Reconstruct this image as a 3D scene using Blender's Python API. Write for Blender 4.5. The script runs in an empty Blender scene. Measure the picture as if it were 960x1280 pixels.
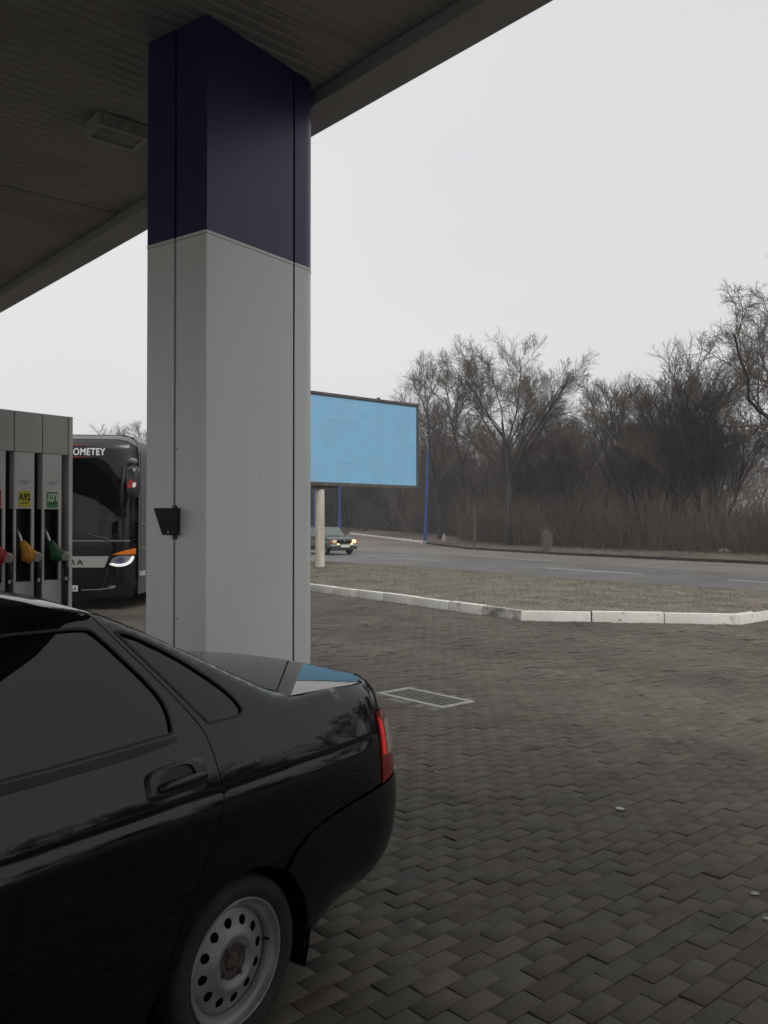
import bpy, bmesh, math, random
import numpy as np
from mathutils import Vector, Matrix
from mathutils.geometry import delaunay_2d_cdt

random.seed(7); RNG = np.random.default_rng(11)
scene = bpy.context.scene
col = scene.collection
PI = math.pi

# ------------------------------------------------------------------ camera
F, H = 1070.0, 1.62                    # focal length in picture heights of 1280, eye height
PIT = math.atan(15 / F)
cam_d = bpy.data.cameras.new('camera'); cam = bpy.data.objects.new('camera', cam_d); col.objects.link(cam)
cam_d.sensor_fit = 'VERTICAL'; cam_d.sensor_height = 24.0; cam_d.lens = F / 1280 * 24.0
cam_d.clip_start = 0.05; cam_d.clip_end = 4000
cam.location = (0, 0, H); cam.rotation_euler = (PI / 2 + PIT, 0, 0)
scene.camera = cam

# ------------------------------------------------------------------ sky, sun, exposure
SUN_EL, SUN_AZ = math.radians(46), math.radians(150)      # azimuth clockwise from +Y
w = bpy.data.worlds.new('World'); scene.world = w; w.use_nodes = True
nt = w.node_tree; nt.nodes.clear()
out = nt.nodes.new('ShaderNodeOutputWorld'); bg = nt.nodes.new('ShaderNodeBackground')
sky = nt.nodes.new('ShaderNodeTexSky'); sky.sky_type = 'NISHITA'; sky.sun_disc = False
sky.sun_elevation = SUN_EL; sky.sun_rotation = SUN_AZ; sky.dust_density = 4; sky.air_density = 1.5
mix = nt.nodes.new('ShaderNodeMix'); mix.data_type = 'RGBA'; mix.inputs[0].default_value = 0.93
tc = nt.nodes.new('ShaderNodeTexCoord'); mp = nt.nodes.new('ShaderNodeMapping'); mp.inputs['Scale'].default_value = (1.2, 1.2, 3.0)
nz = nt.nodes.new('ShaderNodeTexNoise'); nz.inputs['Scale'].default_value = 1.3; nz.inputs['Detail'].default_value = 3
rmp = nt.nodes.new('ShaderNodeValToRGB')
rmp.color_ramp.elements[0].position = 0.3; rmp.color_ramp.elements[0].color = (6.75, 6.82, 7.05, 1)
rmp.color_ramp.elements[1].position = 0.75; rmp.color_ramp.elements[1].color = (7.45, 7.4, 7.3, 1)
nt.links.new(tc.outputs['Generated'], mp.inputs[0]); nt.links.new(mp.outputs[0], nz.inputs['Vector'])
nt.links.new(nz.outputs[0], rmp.inputs[0])
vd = nt.nodes.new('ShaderNodeVectorMath'); vd.operation = 'DOT_PRODUCT'; vd.inputs[1].default_value = (-0.75, 0.45, 0.25)
vm = nt.nodes.new('ShaderNodeMapRange'); vm.inputs[1].default_value = -0.4; vm.inputs[2].default_value = 0.9; vm.inputs[3].default_value = 0.93; vm.inputs[4].default_value = 1.12
vx = nt.nodes.new('ShaderNodeVectorMath'); vx.operation = 'SCALE'
nt.links.new(tc.outputs['Generated'], vd.inputs[0]); nt.links.new(vd.outputs['Value'], vm.inputs[0]); nt.links.new(rmp.outputs[0], vx.inputs[0]); nt.links.new(vm.outputs[0], vx.inputs['Scale'])
nt.links.new(sky.outputs[0], mix.inputs[6]); nt.links.new(vx.outputs[0], mix.inputs[7])
nt.links.new(mix.outputs[2], bg.inputs[0]); bg.inputs[1].default_value = 0.1
nt.links.new(bg.outputs[0], out.inputs[0])
sd = bpy.data.lights.new('sun', 'SUN'); sd.energy = 1.4; sd.angle = math.radians(25); sd.color = (1, 0.97, 0.93)
so = bpy.data.objects.new('sun', sd); col.objects.link(so)
sdir = Vector((math.sin(SUN_AZ) * math.cos(SUN_EL), math.cos(SUN_AZ) * math.cos(SUN_EL), math.sin(SUN_EL)))
so.rotation_euler = sdir.to_track_quat('Z', 'Y').to_euler()
scene.cycles.max_bounces = 5; scene.cycles.diffuse_bounces = 2; scene.cycles.glossy_bounces = 3; scene.cycles.volume_bounces = 0
vs = scene.view_settings
vs.view_transform = 'Standard'; vs.look = 'None'; vs.gamma = 1; vs.exposure = 0.10; vs.use_curve_mapping = False

# ------------------------------------------------------------------ placing helpers
def ray(px, py):
    x = (px - 480) / F; y = -(py - 640) / F
    return np.array([x, math.cos(PIT) - y * math.sin(PIT), math.sin(PIT) + y * math.cos(PIT)])
def G(px, py, z=0.0):
    d = ray(px, py); k = (z - H) / d[2]; p = np.array([0, 0, H]) + k * d
    return float(p[0]), float(p[1])
def at(px, py, Y):
    d = ray(px, py); p = np.array([0, 0, H]) + d * (Y / d[1]); return Vector(p)
def proj(p):
    v = (p[0], p[1], p[2] - H)
    f = v[1] * math.cos(PIT) + v[2] * math.sin(PIT); u = -v[1] * math.sin(PIT) + v[2] * math.cos(PIT)
    if f < 0.05: return (-9999, -9999)
    return 480 + F * v[0] / f, 640 - F * u / f

# ------------------------------------------------------------------ materials
def mat(name, color, rough=0.6, metal=0.0, var=0.0, scale=8.0, bump=0.0, bscale=60.0, coat=0.0, spec=0.5,
        color2=None, emis=None, estr=0.0, detail=5, attr=None, streak=None, coords='Object'):
    m = bpy.data.materials.new(name); m.use_nodes = True
    n = m.node_tree.nodes; l = m.node_tree.links; b = n['Principled BSDF']
    b.inputs['Roughness'].default_value = rough; b.inputs['Metallic'].default_value = metal
    b.inputs['Specular IOR Level'].default_value = spec
    if coat: b.inputs['Coat Weight'].default_value = coat; b.inputs['Coat Roughness'].default_value = 0.03
    t = n.new('ShaderNodeTexCoord')
    c4 = (*color, 1)
    if var or color2:
        c2 = color2 if color2 else tuple(min(1, c * (1 + var)) for c in color)
        c1 = color if color2 else tuple(c * (1 - var) for c in color)
        z = n.new('ShaderNodeTexNoise'); z.inputs['Scale'].default_value = scale; z.inputs['Detail'].default_value = detail
        z.inputs['Roughness'].default_value = 0.62
        if streak:
            mpn = n.new('ShaderNodeMapping'); mpn.inputs['Scale'].default_value = streak
            l.new(t.outputs[coords], mpn.inputs[0]); l.new(mpn.outputs[0], z.inputs['Vector'])
        else: l.new(t.outputs[coords], z.inputs['Vector'])
        r = n.new('ShaderNodeValToRGB'); r.color_ramp.elements[0].position = 0.32; r.color_ramp.elements[1].position = 0.68
        r.color_ramp.elements[0].color = (*c1, 1); r.color_ramp.elements[1].color = (*c2, 1)
        l.new(z.outputs[0], r.inputs[0]); src = r.outputs[0]
        if attr:
            a = n.new('ShaderNodeAttribute'); a.attribute_name = attr
            mu = n.new('ShaderNodeMix'); mu.data_type = 'RGBA'; mu.blend_type = 'MULTIPLY'; mu.inputs[0].default_value = 1
            l.new(src, mu.inputs[6]); l.new(a.outputs['Color'], mu.inputs[7]); src = mu.outputs[2]
        l.new(src, b.inputs['Base Color'])
    else: b.inputs['Base Color'].default_value = c4
    if bump:
        z2 = n.new('ShaderNodeTexNoise'); z2.inputs['Scale'].default_value = bscale; z2.inputs['Detail'].default_value = 6
        l.new(t.outputs[coords], z2.inputs['Vector'])
        bp = n.new('ShaderNodeBump'); bp.inputs['Strength'].default_value = bump; bp.inputs['Distance'].default_value = 0.01
        l.new(z2.outputs[0], bp.inputs['Height']); l.new(bp.outputs[0], b.inputs['Normal'])
    if emis: b.inputs['Emission Color'].default_value = (*emis, 1); b.inputs['Emission Strength'].default_value = estr
    return m

M = {}
M['paver'] = mat('paver', (0.110, 0.096, 0.076), 0.70, spec=0.25, var=0.28, scale=0.55, bump=0.32, bscale=120, attr='tint', coords='Object', detail=9)
M['shoulder'] = mat('dusty road shoulder', (0.175, 0.158, 0.135), 0.75, var=0.22, scale=0.4, bump=0.6, bscale=120, detail=10)
M['bedding'] = mat('bedding', (0.04, 0.036, 0.03), 0.95, var=0.4, scale=6, bump=0.6, bscale=90)
M['asphalt'] = mat('asphalt', (0.128, 0.124, 0.118), 0.62, var=0.28, scale=0.35, bump=0.5, bscale=180, detail=10)
M['soil'] = mat('soil', (0.172, 0.150, 0.118), 0.95, var=0.45, scale=1.6, bump=0.9, bscale=25, detail=9)
M['litter'] = mat('leaf litter', (0.12, 0.10, 0.075), 0.95, var=0.5, scale=2.5, bump=1.0, bscale=20, detail=9)
M['drygrass'] = mat('dry grass', (0.25, 0.222, 0.178), 0.9, var=0.35, scale=0.9, attr='tint')
M['kerbpaint'] = mat('white kerb paint', (0.70, 0.685, 0.64), 0.8, color2=(0.80, 0.79, 0.75), scale=4, bump=0.35, bscale=45, detail=8)
M['kerbscuff'] = mat('scuffed kerb paint', (0.07, 0.065, 0.06), 0.85, color2=(0.66, 0.64, 0.6), scale=5.5, bump=0.6, bscale=35, detail=9)
M['roadpaint'] = mat('worn road paint', (0.30, 0.295, 0.285), 0.8, color2=(0.62, 0.62, 0.60), scale=5, detail=9)
M['roadpaintold'] = mat('faded road paint', (0.17, 0.167, 0.16), 0.8, color2=(0.40, 0.39, 0.375), scale=4, detail=9)
M['colwhite'] = mat('white cladding', (0.82, 0.83, 0.83), 0.42, var=0.035, scale=1.3, bump=0.03, bscale=30, detail=8, streak=(1.6, 1.6, .25))
M['colblue'] = mat('navy cladding', (0.027, 0.027, 0.120), 0.38, var=0.08, scale=2.0, bump=0.03, bscale=30)
M['groove'] = mat('dark groove', (0.05, 0.05, 0.05), 0.7)
M['channel'] = mat('grey channel', (0.24, 0.24, 0.23), 0.55, var=0.1, scale=5)
M['soffit'] = mat('soffit sheet', (0.34, 0.335, 0.325), 0.62, var=0.13, scale=0.8, detail=8)
M['fascia'] = mat('fascia sheet', (0.34, 0.34, 0.345), 0.5, var=0.08, scale=1.5)
M['roofing'] = mat('canopy roofing', (0.35, 0.35, 0.35), 0.7, var=0.1)
M['lampframe'] = mat('lamp frame', (0.36, 0.36, 0.34), 0.5, var=0.1)
M['lampglass'] = mat('lamp glass', (0.22, 0.22, 0.21), 0.2, var=0.2, scale=9)
M['blackplastic'] = mat('black plastic', (0.018, 0.018, 0.018), 0.45, var=0.2, scale=20)
M['whitedot'] = mat('white dot', (0.6, 0.6, 0.6), 0.5)
M['carpaint'] = mat('black car paint', (0.0035, 0.0035, 0.004), 0.16, coat=0.0, spec=0.5, var=0.25, scale=3)
M['carpaint'].node_tree.nodes['Principled BSDF'].inputs['Roughness'].default_value = 0.07
cb = M['carpaint'].node_tree; zz_ = cb.nodes.new('ShaderNodeTexNoise'); zz_.inputs['Scale'].default_value = 5; zz_.inputs['Detail'].default_value = 8; zr_ = cb.nodes.new('ShaderNodeMapRange')
zr_.inputs[1].default_value = .35; zr_.inputs[2].default_value = .75; zr_.inputs[3].default_value = .012; zr_.inputs[4].default_value = .055     # thin uneven road film on the paint
tcc = cb.nodes.new('ShaderNodeTexCoord'); cb.links.new(tcc.outputs['Object'], zz_.inputs['Vector']); cb.links.new(zz_.outputs[0], zr_.inputs[0]); cb.links.new(zr_.outputs[0], cb.nodes['Principled BSDF'].inputs['Roughness'])
M['carglass'] = mat('dark tinted glass', (0.002, 0.002, 0.002), 0.015)
M['rubber'] = mat('black rubber', (0.006, 0.006, 0.006), 0.55, var=0.2, scale=20)
M['trim'] = mat('satin black trim', (0.004, 0.004, 0.004), 0.22)
M['handle'] = mat('handle plastic', (0.012, 0.012, 0.012), 0.33, var=0.2, scale=25)
M['tyre'] = mat('dusty tyre', (0.022, 0.0205, 0.0185), 0.85, var=0.3, scale=12, bump=0.4, bscale=60)
M['steelrim'] = mat('steel wheel paint', (0.21, 0.212, 0.215), 0.45, metal=0.3, color2=(0.30, 0.302, 0.305), scale=7, bump=0.1, bscale=40)
M['rust'] = mat('rusty hub', (0.022, 0.015, 0.012), 0.9, color2=(0.10, 0.085, 0.075), scale=38, bump=0.7, bscale=80)
M['redlens'] = mat('red lamp lens', (0.22, 0.008, 0.01), 0.12)
M['redlit'] = mat('bright red lamp strip', (0.6, 0.02, 0.015), 0.1, emis=(1, 0.03, 0.015), estr=0.22, var=0.4, scale=60)
M['clearlens'] = mat('clear lamp lens', (0.40, 0.39, 0.38), 0.12, var=0.4, scale=70)
M['pumpgrey'] = mat('dispenser grey', (0.50, 0.49, 0.46), 0.45, var=0.05, scale=3)
M['pumpwhite'] = mat('dispenser light grey', (0.62, 0.62, 0.60), 0.4, var=0.04, scale=3)
M['pumpdark'] = mat('dispenser black', (0.012, 0.012, 0.012), 0.5)
M['pumpslot'] = mat('dispenser slot', (0.045, 0.042, 0.036), 0.6)
M['metal'] = mat('nozzle metal', (0.5, 0.5, 0.5), 0.3, metal=0.9)
M['yellow'] = mat('yellow label', (0.62, 0.52, 0.03), 0.5); M['green'] = mat('green label', (0.03, 0.25, 0.05), 0.5)
M['redlabel'] = mat('red label', (0.5, 0.03, 0.03), 0.5)
M['nyellow'] = mat('yellow nozzle', (0.60, 0.27, 0.012), 0.5, var=0.15, scale=30); M['ngreen'] = mat('green nozzle', (0.008, 0.085, 0.03), 0.5, var=0.15, scale=30)
M['nred'] = mat('red nozzle', (0.4, 0.012, 0.015), 0.5, var=0.15, scale=30); M['nozcap'] = mat('nozzle cap', (0.38, 0.36, 0.32), 0.6, var=0.1, scale=40)
M['ink'] = mat('black ink', (0.01, 0.01, 0.01), 0.6); M['blueink'] = mat('faint blue ink', (0.14, 0.14, 0.26), 0.6); M['whiteink'] = mat('white ink', (0.75, 0.75, 0.75), 0.5)
M['redink'] = mat('red ink', (0.45, 0.03, 0.02), 0.5)
M['busblack'] = mat('bus black', (0.0055, 0.006, 0.0075), 0.1); M['busdark'] = mat('bus anthracite', (0.035, 0.035, 0.04), 0.22)
M['busgrey'] = mat('bus grey roof', (0.17, 0.165, 0.155), 0.4, var=0.12, scale=2); M['busside'] = mat('bus side', (0.085, 0.084, 0.08), 0.5, var=0.1)
M['bussilver'] = mat('bus silver', (0.36, 0.36, 0.35), 0.3, metal=0.3); M['orange'] = mat('orange lens', (0.62, 0.16, 0.015), 0.2, var=0.1, scale=20)
M['chrome'] = mat('chrome', (0.75, 0.75, 0.75), 0.15, metal=0.9); M['plate'] = mat('number plate', (0.7, 0.7, 0.68), 0.5)
M['headbowl'] = mat('headlamp bowl', (0.32, 0.33, 0.36), 0.2, metal=0.6); M['headdrl'] = mat('headlamp light strip', (0.8, 0.8, 0.8), 0.3, emis=(1, 1, 1), estr=0.35)
M['projector'] = mat('headlamp projector', (0.10, 0.12, 0.22), 0.08, metal=0.3)
M['skin'] = mat('skin', (0.45, 0.26, 0.18), 0.55); M['shirt'] = mat('driver shirt', (0.16, 0.19, 0.19), 0.8); M['hair'] = mat('hair', (0.02, 0.015, 0.012), 0.7)
M['seat'] = mat('bus seat', (0.10, 0.12, 0.12), 0.8); M['interior'] = mat('bus interior', (0.02, 0.02, 0.02), 0.8); M['dash'] = mat('bus dashboard', (0.035, 0.055, 0.052), 0.5)
M['bbblue'] = mat('light blue poster paper', (0.23, 0.48, 0.71), 0.7, var=0.06, scale=0.9, detail=7)
M['bbframe'] = mat('rusty billboard frame', (0.055, 0.042, 0.034), 0.8, color2=(0.13, 0.12, 0.105), scale=4)
M['bbpole'] = mat('whitewashed pole', (0.68, 0.66, 0.61), 0.8, color2=(0.46, 0.39, 0.29), scale=2.2, streak=(3, 3, .5), bump=0.3, bscale=25)
M['bbback'] = mat('billboard back', (0.2, 0.2, 0.2), 0.8)
M['lampblue'] = mat('blue lamp post paint', (0.030, 0.075, 0.26), 0.55, var=0.2, scale=2); M['lamparm'] = mat('grey lamp arm', (0.16, 0.17, 0.19), 0.5)
M['bark'] = mat('grey bark', (0.048, 0.043, 0.039), 0.9, var=0.35, scale=1.5, bump=0.8, bscale=18)
M['twig'] = mat('bare twigs', (0.112, 0.095, 0.082), 0.9, var=0.3, scale=0.6)
M['barkpale'] = mat('pale bark', (0.26, 0.25, 0.235), 0.9, color2=(0.07, 0.063, 0.057), scale=9, streak=(2, 2, 1.2))
M['brush'] = mat('thicket stems', (0.135, 0.114, 0.097), 0.9, var=0.4, scale=0.5)
M['palestem'] = mat('pale stems', (0.20, 0.19, 0.175), 0.9, var=0.3, scale=20)
M['wood'] = mat('weathered wood', (0.095, 0.082, 0.07), 0.9, var=0.25, scale=5)
M['paper'] = mat('white litter', (0.42, 0.42, 0.40), 0.7, var=0.1, scale=30)
M['gratelight'] = mat('drain rim concrete', (0.34, 0.335, 0.31), 0.75, var=0.2, scale=12, bump=0.3, bscale=60)
M['gratebar'] = mat('drain iron bars', (0.20, 0.195, 0.18), 0.55, metal=0.4, var=0.25, scale=15)
M['ladabody'] = mat('grey green car paint', (0.085, 0.095, 0.087), 0.25, var=0.15); M['ladaglass'] = mat('car glass', (0.13, 0.17, 0.16), 0.03)
M['ladalit'] = mat('lit headlamp', (1, .8, .5), 0.3, emis=(1.0, 0.62, 0.22), estr=2.2); M['ladadim'] = mat('dim headlamp', (0.5, 0.45, 0.36), 0.2, emis=(1, .7, .35), estr=0.25)

def stain(name, scale, lo, hi, dark, distort=.6, detail=3):
    t_ = M[name].node_tree; b_ = t_.nodes['Principled BSDF']; src = b_.inputs['Base Color'].links[0].from_socket
    z_ = t_.nodes.new('ShaderNodeTexNoise'); z_.inputs['Scale'].default_value = scale; z_.inputs['Detail'].default_value = detail; z_.inputs['Distortion'].default_value = distort
    c_ = t_.nodes.new('ShaderNodeTexCoord'); g_ = t_.nodes.new('ShaderNodeNewGeometry'); t_.links.new(g_.outputs['Position'], z_.inputs['Vector'])
    r_ = t_.nodes.new('ShaderNodeMapRange'); r_.inputs[1].default_value = lo; r_.inputs[2].default_value = hi; r_.inputs[3].default_value = 0; r_.inputs[4].default_value = 1
    m_ = t_.nodes.new('ShaderNodeMix'); m_.data_type = 'RGBA'; m_.blend_type = 'MULTIPLY'; t_.links.new(z_.outputs[0], r_.inputs[0]); t_.links.new(r_.outputs[0], m_.inputs[0])
    t_.links.new(src, m_.inputs[6]); m_.inputs[7].default_value = (*dark, 1); t_.links.new(m_.outputs[2], b_.inputs['Base Color'])
stain('paver', .55, .50, .72, (.62, .62, .63)); stain('paver', 2.3, .64, .72, (.45, .44, .44)); stain('paver', 1.4, .60, .80, (1.5, 1.42, 1.3), 1.2)
stain('colwhite', 9, .70, .78, (.90, .89, .87), .3, 6); stain('colwhite', .8, .5, .8, (.93, .92, .89)); stain('asphalt', .25, .5, .75, (.78, .77, .76)); stain('kerbpaint', 3.2, .60, .70, (.62, .60, .56), .8, 6); stain('kerbpaint', 11, .66, .70, (.4, .39, .37), .4, 6)
stain('pumpgrey', 2.5, .5, .8, (.86, .84, .80)); stain('pumpwhite', 3.5, .5, .8, (.86, .84, .80)); stain('soil', .9, .55, .7, (.6, .58, .56), .8, 6); stain('soffit', .7, .5, .75, (.78, .76, .72))

# windscreen glass: tinted, partly see-through
gm = bpy.data.materials.new('tinted windscreen'); gm.use_nodes = True
n = gm.node_tree.nodes; l = gm.node_tree.links; n.clear()
o_ = n.new('ShaderNodeOutputMaterial'); tr = n.new('ShaderNodeBsdfTransparent'); gl = n.new('ShaderNodeBsdfGlossy'); mx = n.new('ShaderNodeMixShader'); fr = n.new('ShaderNodeFresnel')
tr.inputs[0].default_value = (0.42, 0.5, 0.48, 1); gl.inputs['Roughness'].default_value = 0.02; fr.inputs[0].default_value = 1.5
l.new(fr.outputs[0], mx.inputs[0]); l.new(tr.outputs[0], mx.inputs[1]); l.new(gl.outputs[0], mx.inputs[2]); l.new(mx.outputs[0], o_.inputs[0])
M['windscreen'] = gm

# ------------------------------------------------------------------ mesh helpers
class MB:
    def __init__(s): s.v = []; s.f = []
    def add(s, vs, fs):
        o = len(s.v); s.v += [tuple(map(float, p)) for p in vs]; s.f += [tuple(i + o for i in f) for f in fs]; return s
    def box(s, c, d, rot=None, bevel=0.0):
        bm = bmesh.new(); bmesh.ops.create_cube(bm, size=1)
        for v in bm.verts: v.co = Vector((v.co.x * d[0], v.co.y * d[1], v.co.z * d[2]))
        if bevel: bmesh.ops.bevel(bm, geom=bm.edges[:], offset=bevel, segments=2, affect='EDGES', profile=0.6)
        bm.verts.index_update()
        R = rot if rot is not None else Matrix.Identity(3)
        s.add([R @ v.co + Vector(c) for v in bm.verts], [[v.index for v in f.verts] for f in bm.faces]); bm.free(); return s
    def tube(s, path, rad, k=8, cap=True, closed=False):
        path = [Vector(p) for p in path]; n = len(path)
        if not hasattr(rad, '__len__'): rad = [rad] * n
        vs = []; prev = None
        for i, p in enumerate(path):
            t = (path[min(i + 1, n - 1)] - path[max(i - 1, 0)]) if not closed else (path[(i + 1) % n] - path[i - 1])
            t.normalize()
            if prev is None:
                a = Vector((0, 0, 1)) if abs(t.z) < 0.9 else Vector((1, 0, 0)); u = t.cross(a).normalized()
            else: u = (prev - t * prev.dot(t)).normalized()
            prev = u; v2 = t.cross(u)
            for j in range(k):
                a = 2 * PI * j / k; vs.append(p + (u * math.cos(a) + v2 * math.sin(a)) * rad[i])
        fs = []
        for i in range(n if closed else n - 1):
            for j in range(k):
                a, b = i * k + j, i * k + (j + 1) % k; c = ((i + 1) % n) * k
                fs.append((a, b, c + (j + 1) % k, c + j))
        if cap and not closed: fs += [tuple(range(k))[::-1], tuple((n - 1) * k + j for j in range(k))]
        return s.add(vs, fs)
    def lathe(s, prof, fr, k=48):           # prof: (r, h) ; fr(r*cos, r*sin, h) -> point
        vs = []; fs = []
        for r, h in prof:
            for j in range(k): a = 2 * PI * j / k; vs.append(fr(r * math.cos(a), r * math.sin(a), h))
        for i in range(len(prof) - 1):
            for j in range(k): fs.append((i * k + j, i * k + (j + 1) % k, (i + 1) * k + (j + 1) % k, (i + 1) * k + j))
        return s.add(vs, fs)
    def prism(s, poly, fr, h0, h1):         # poly: 2D outline; fr(x, y, h) -> point
        n = len(poly)
        vs = [fr(x, y, h0) for x, y in poly] + [fr(x, y, h1) for x, y in poly]
        fs = [tuple(range(n))[::-1], tuple(range(n, 2 * n))] + [(i, (i + 1) % n, n + (i + 1) % n, n + i) for i in range(n)]
        return s.add(vs, fs)
    def build(s, name, m, parent=None, smooth=False, angle=None, fixn=True):
        me = bpy.data.meshes.new(name); me.from_pydata(s.v, [], s.f); me.update()
        if fixn:
            bm = bmesh.new(); bm.from_mesh(me); bmesh.ops.recalc_face_normals(bm, faces=bm.faces[:]); bm.to_mesh(me); bm.free()
        return link(name, me, m, parent, smooth, angle)

def link(name, me, m, parent=None, smooth=False, angle=None):
    if m is not None:
        me.materials.clear(); me.materials.append(M[m] if isinstance(m, str) else m)
    if smooth:
        me.polygons.foreach_set('use_smooth', [True] * len(me.polygons))
        if angle: me.set_sharp_from_angle(angle=math.radians(angle))
    o = bpy.data.objects.new(name, me); col.objects.link(o)
    if parent is not None: o.parent = parent
    return o

def npmesh(name, V, Fq, m, parent=None, smooth=False, tint=None):
    """V (n,3), Fq (m,k) with k = 3 or 4"""
    me = bpy.data.meshes.new(name); V = np.asarray(V, np.float32); Fq = np.asarray(Fq, np.int32); k = Fq.shape[1]
    me.vertices.add(len(V)); me.vertices.foreach_set('co', V.ravel())
    me.loops.add(Fq.size); me.loops.foreach_set('vertex_index', Fq.ravel())
    me.polygons.add(len(Fq)); me.polygons.foreach_set('loop_start', np.arange(0, Fq.size, k, dtype=np.int32))
    me.update(calc_edges=True)
    if tint is not None:
        a = me.attributes.new('tint', 'FLOAT_COLOR', 'POINT'); t = np.asarray(tint, np.float32)
        if t.ndim == 1: t = np.stack([t, t, t], 1)
        a.data.foreach_set('color', np.concatenate([t, np.ones((len(t), 1), np.float32)], 1).ravel())
    return link(name, me, m, parent, smooth)

def tag(o, label=None, cat=None, group=None, kind=None):
    if label: o['label'] = label
    if cat: o['category'] = cat
    if group: o['group'] = group
    if kind: o['kind'] = kind
    return o
def thing(name, label, cat, loc=(0, 0, 0), rz=0.0, group=None):
    o = bpy.data.objects.new(name, None); col.objects.link(o); o.location = loc; o.rotation_euler = (0, 0, rz)
    return tag(o, label, cat, group)
def copy_tree(o, parent=None):
    c = o.copy(); col.objects.link(c); c.parent = parent
    for ch in [x for x in bpy.data.objects if x.parent == o]: copy_tree(ch, c)
    return c
def text_part(s, size, m, parent, fr, name='lettering', extr=0.001, align='LEFT', bold=0.0, sx=1.0, kern=1.0):
    cu = bpy.data.curves.new('t', 'FONT'); cu.body = s; cu.size = size; cu.extrude = extr; cu.align_x = align; cu.space_character = kern
    ob = bpy.data.objects.new('t', cu); col.objects.link(ob)
    dg = bpy.context.evaluated_depsgraph_get(); me = bpy.data.meshes.new_from_object(ob.evaluated_get(dg))
    bpy.data.objects.remove(ob); bpy.data.curves.remove(cu)
    base = [tuple(v.co) for v in me.vertices]; fs = [tuple(p.vertices) for p in me.polygons]; bpy.data.meshes.remove(me)
    mb = MB()      # heavier strokes: the letter laid down a few times, each a hair above the last
    for k, (dx, dy) in enumerate(((0, 0), (1, 0), (-1, 0), (0, 1), (0, -1)) if bold else ((0, 0),)):
        mb.add([fr(x * sx + dx * bold, y + dy * bold, z + k * .0004) for x, y, z in base], fs)
    return mb.build(name, m, parent, fixn=False)
def dens(pts, step, closed=True):
    r = []; n = len(pts)
    for i in range(n if closed else n - 1):
        a, b = pts[i], pts[(i + 1) % n]; L = math.hypot(b[0] - a[0], b[1] - a[1]); k = max(1, int(math.ceil(L / step)))
        for j in range(k): r.append((a[0] + (b[0] - a[0]) * j / k, a[1] + (b[1] - a[1]) * j / k))
    if not closed: r.append(tuple(pts[-1]))
    return r
def smooth_poly(pts, it=2, keep=()):
    """Chaikin corner cutting on a closed outline, keeping corners listed by index"""
    pts = [(p[0], p[1], i in keep) for i, p in enumerate(pts)]
    for _ in range(it):
        r = []; n = len(pts)
        for i in range(n):
            p, q, o = pts[i], pts[(i + 1) % n], pts[i - 1]
            if p[2]: r.append(p)
            else:
                r.append((p[0] * .75 + o[0] * .25, p[1] * .75 + o[1] * .25, False)); r.append((p[0] * .75 + q[0] * .25, p[1] * .75 + q[1] * .25, False))
        pts = r
    return [(p[0], p[1]) for p in pts]
def inset_poly(pts, d):
    n = len(pts); A = sum(pts[i][0] * pts[(i + 1) % n][1] - pts[(i + 1) % n][0] * pts[i][1] for i in range(n)); sg = 1 if A > 0 else -1
    r = []
    for i in range(n):
        a, b, c = pts[i - 1], pts[i], pts[(i + 1) % n]
        e1 = np.array([b[0] - a[0], b[1] - a[1]]); e2 = np.array([c[0] - b[0], c[1] - b[1]])
        e1 /= (np.linalg.norm(e1) + 1e-9); e2 /= (np.linalg.norm(e2) + 1e-9)
        nn = np.array([-(e1[1] + e2[1]), e1[0] + e2[0]]); L = np.linalg.norm(nn)
        if L < 1e-6: r.append(b); continue
        nn /= L; k = max(0.5, float(-e1[1] * nn[0] + e1[0] * nn[1]))
        r.append((b[0] + sg * nn[0] * d / k, b[1] + sg * nn[1] * d / k))
    return r
def inpoly(P, poly):
    P = np.asarray(P); x, y = P[:, 0], P[:, 1]; ins = np.zeros(len(P), bool); n = len(poly)
    for i in range(n):
        x1, y1 = poly[i - 1]; x2, y2 = poly[i]
        c = ((y1 > y) != (y2 > y)); ins ^= c & (x < (x2 - x1) * (y - y1) / ((y2 - y1) if y2 != y1 else 1e-12) + x1)
    return ins
def mindist(P, loop):
    P = np.asarray(P); L = np.asarray(loop); d = np.full(len(P), 1e9)
    for i in range(len(L)):
        a, b = L[i - 1], L[i]; e = b - a; t = np.clip(((P - a) @ e) / (e @ e + 1e-12), 0, 1)
        d = np.minimum(d, np.linalg.norm(P - a - t[:, None] * e, axis=1))
    return d
def cdt(loops, step, extra=None, clear=0.45):
    """triangulate outline loops (first outer, others holes) with inner grid points"""
    outer = loops[0]; xs = [p[0] for p in outer]; ys = [p[1] for p in outer]
    gx = np.arange(min(xs) + step * .5, max(xs), step); gy = np.arange(min(ys) + step * .5, max(ys), step)
    pts = np.array([(x + (step * .5 if j % 2 else 0), y) for j, y in enumerate(gy) for x in gx]) if len(gx) and len(gy) else np.zeros((0, 2))
    if extra is not None and len(extra): pts = np.concatenate([pts, np.asarray(extra)])
    if len(pts):
        k = inpoly(pts, outer)
        for h in loops[1:]: k &= ~inpoly(pts, h)
        pts = pts[k]
        for lp in loops:
            if len(pts): pts = pts[mindist(pts, lp) > step * clear]
    vs = []; es = []
    for lp in loops:
        o = len(vs); vs += [Vector(p) for p in lp]; es += [(o + i, o + (i + 1) % len(lp)) for i in range(len(lp))]
    vs += [Vector(p) for p in pts]
    r = delaunay_2d_cdt(vs, es, [], 0, 1e-7)
    V = np.array([(p.x, p.y) for p in r[0]]); T = np.array([t for t in r[2] if len(t) == 3])
    c = V[T].mean(1); k = inpoly(c, outer)
    for h in loops[1:]: k &= ~inpoly(c, h)
    T = T[k]
    return V, T
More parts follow.
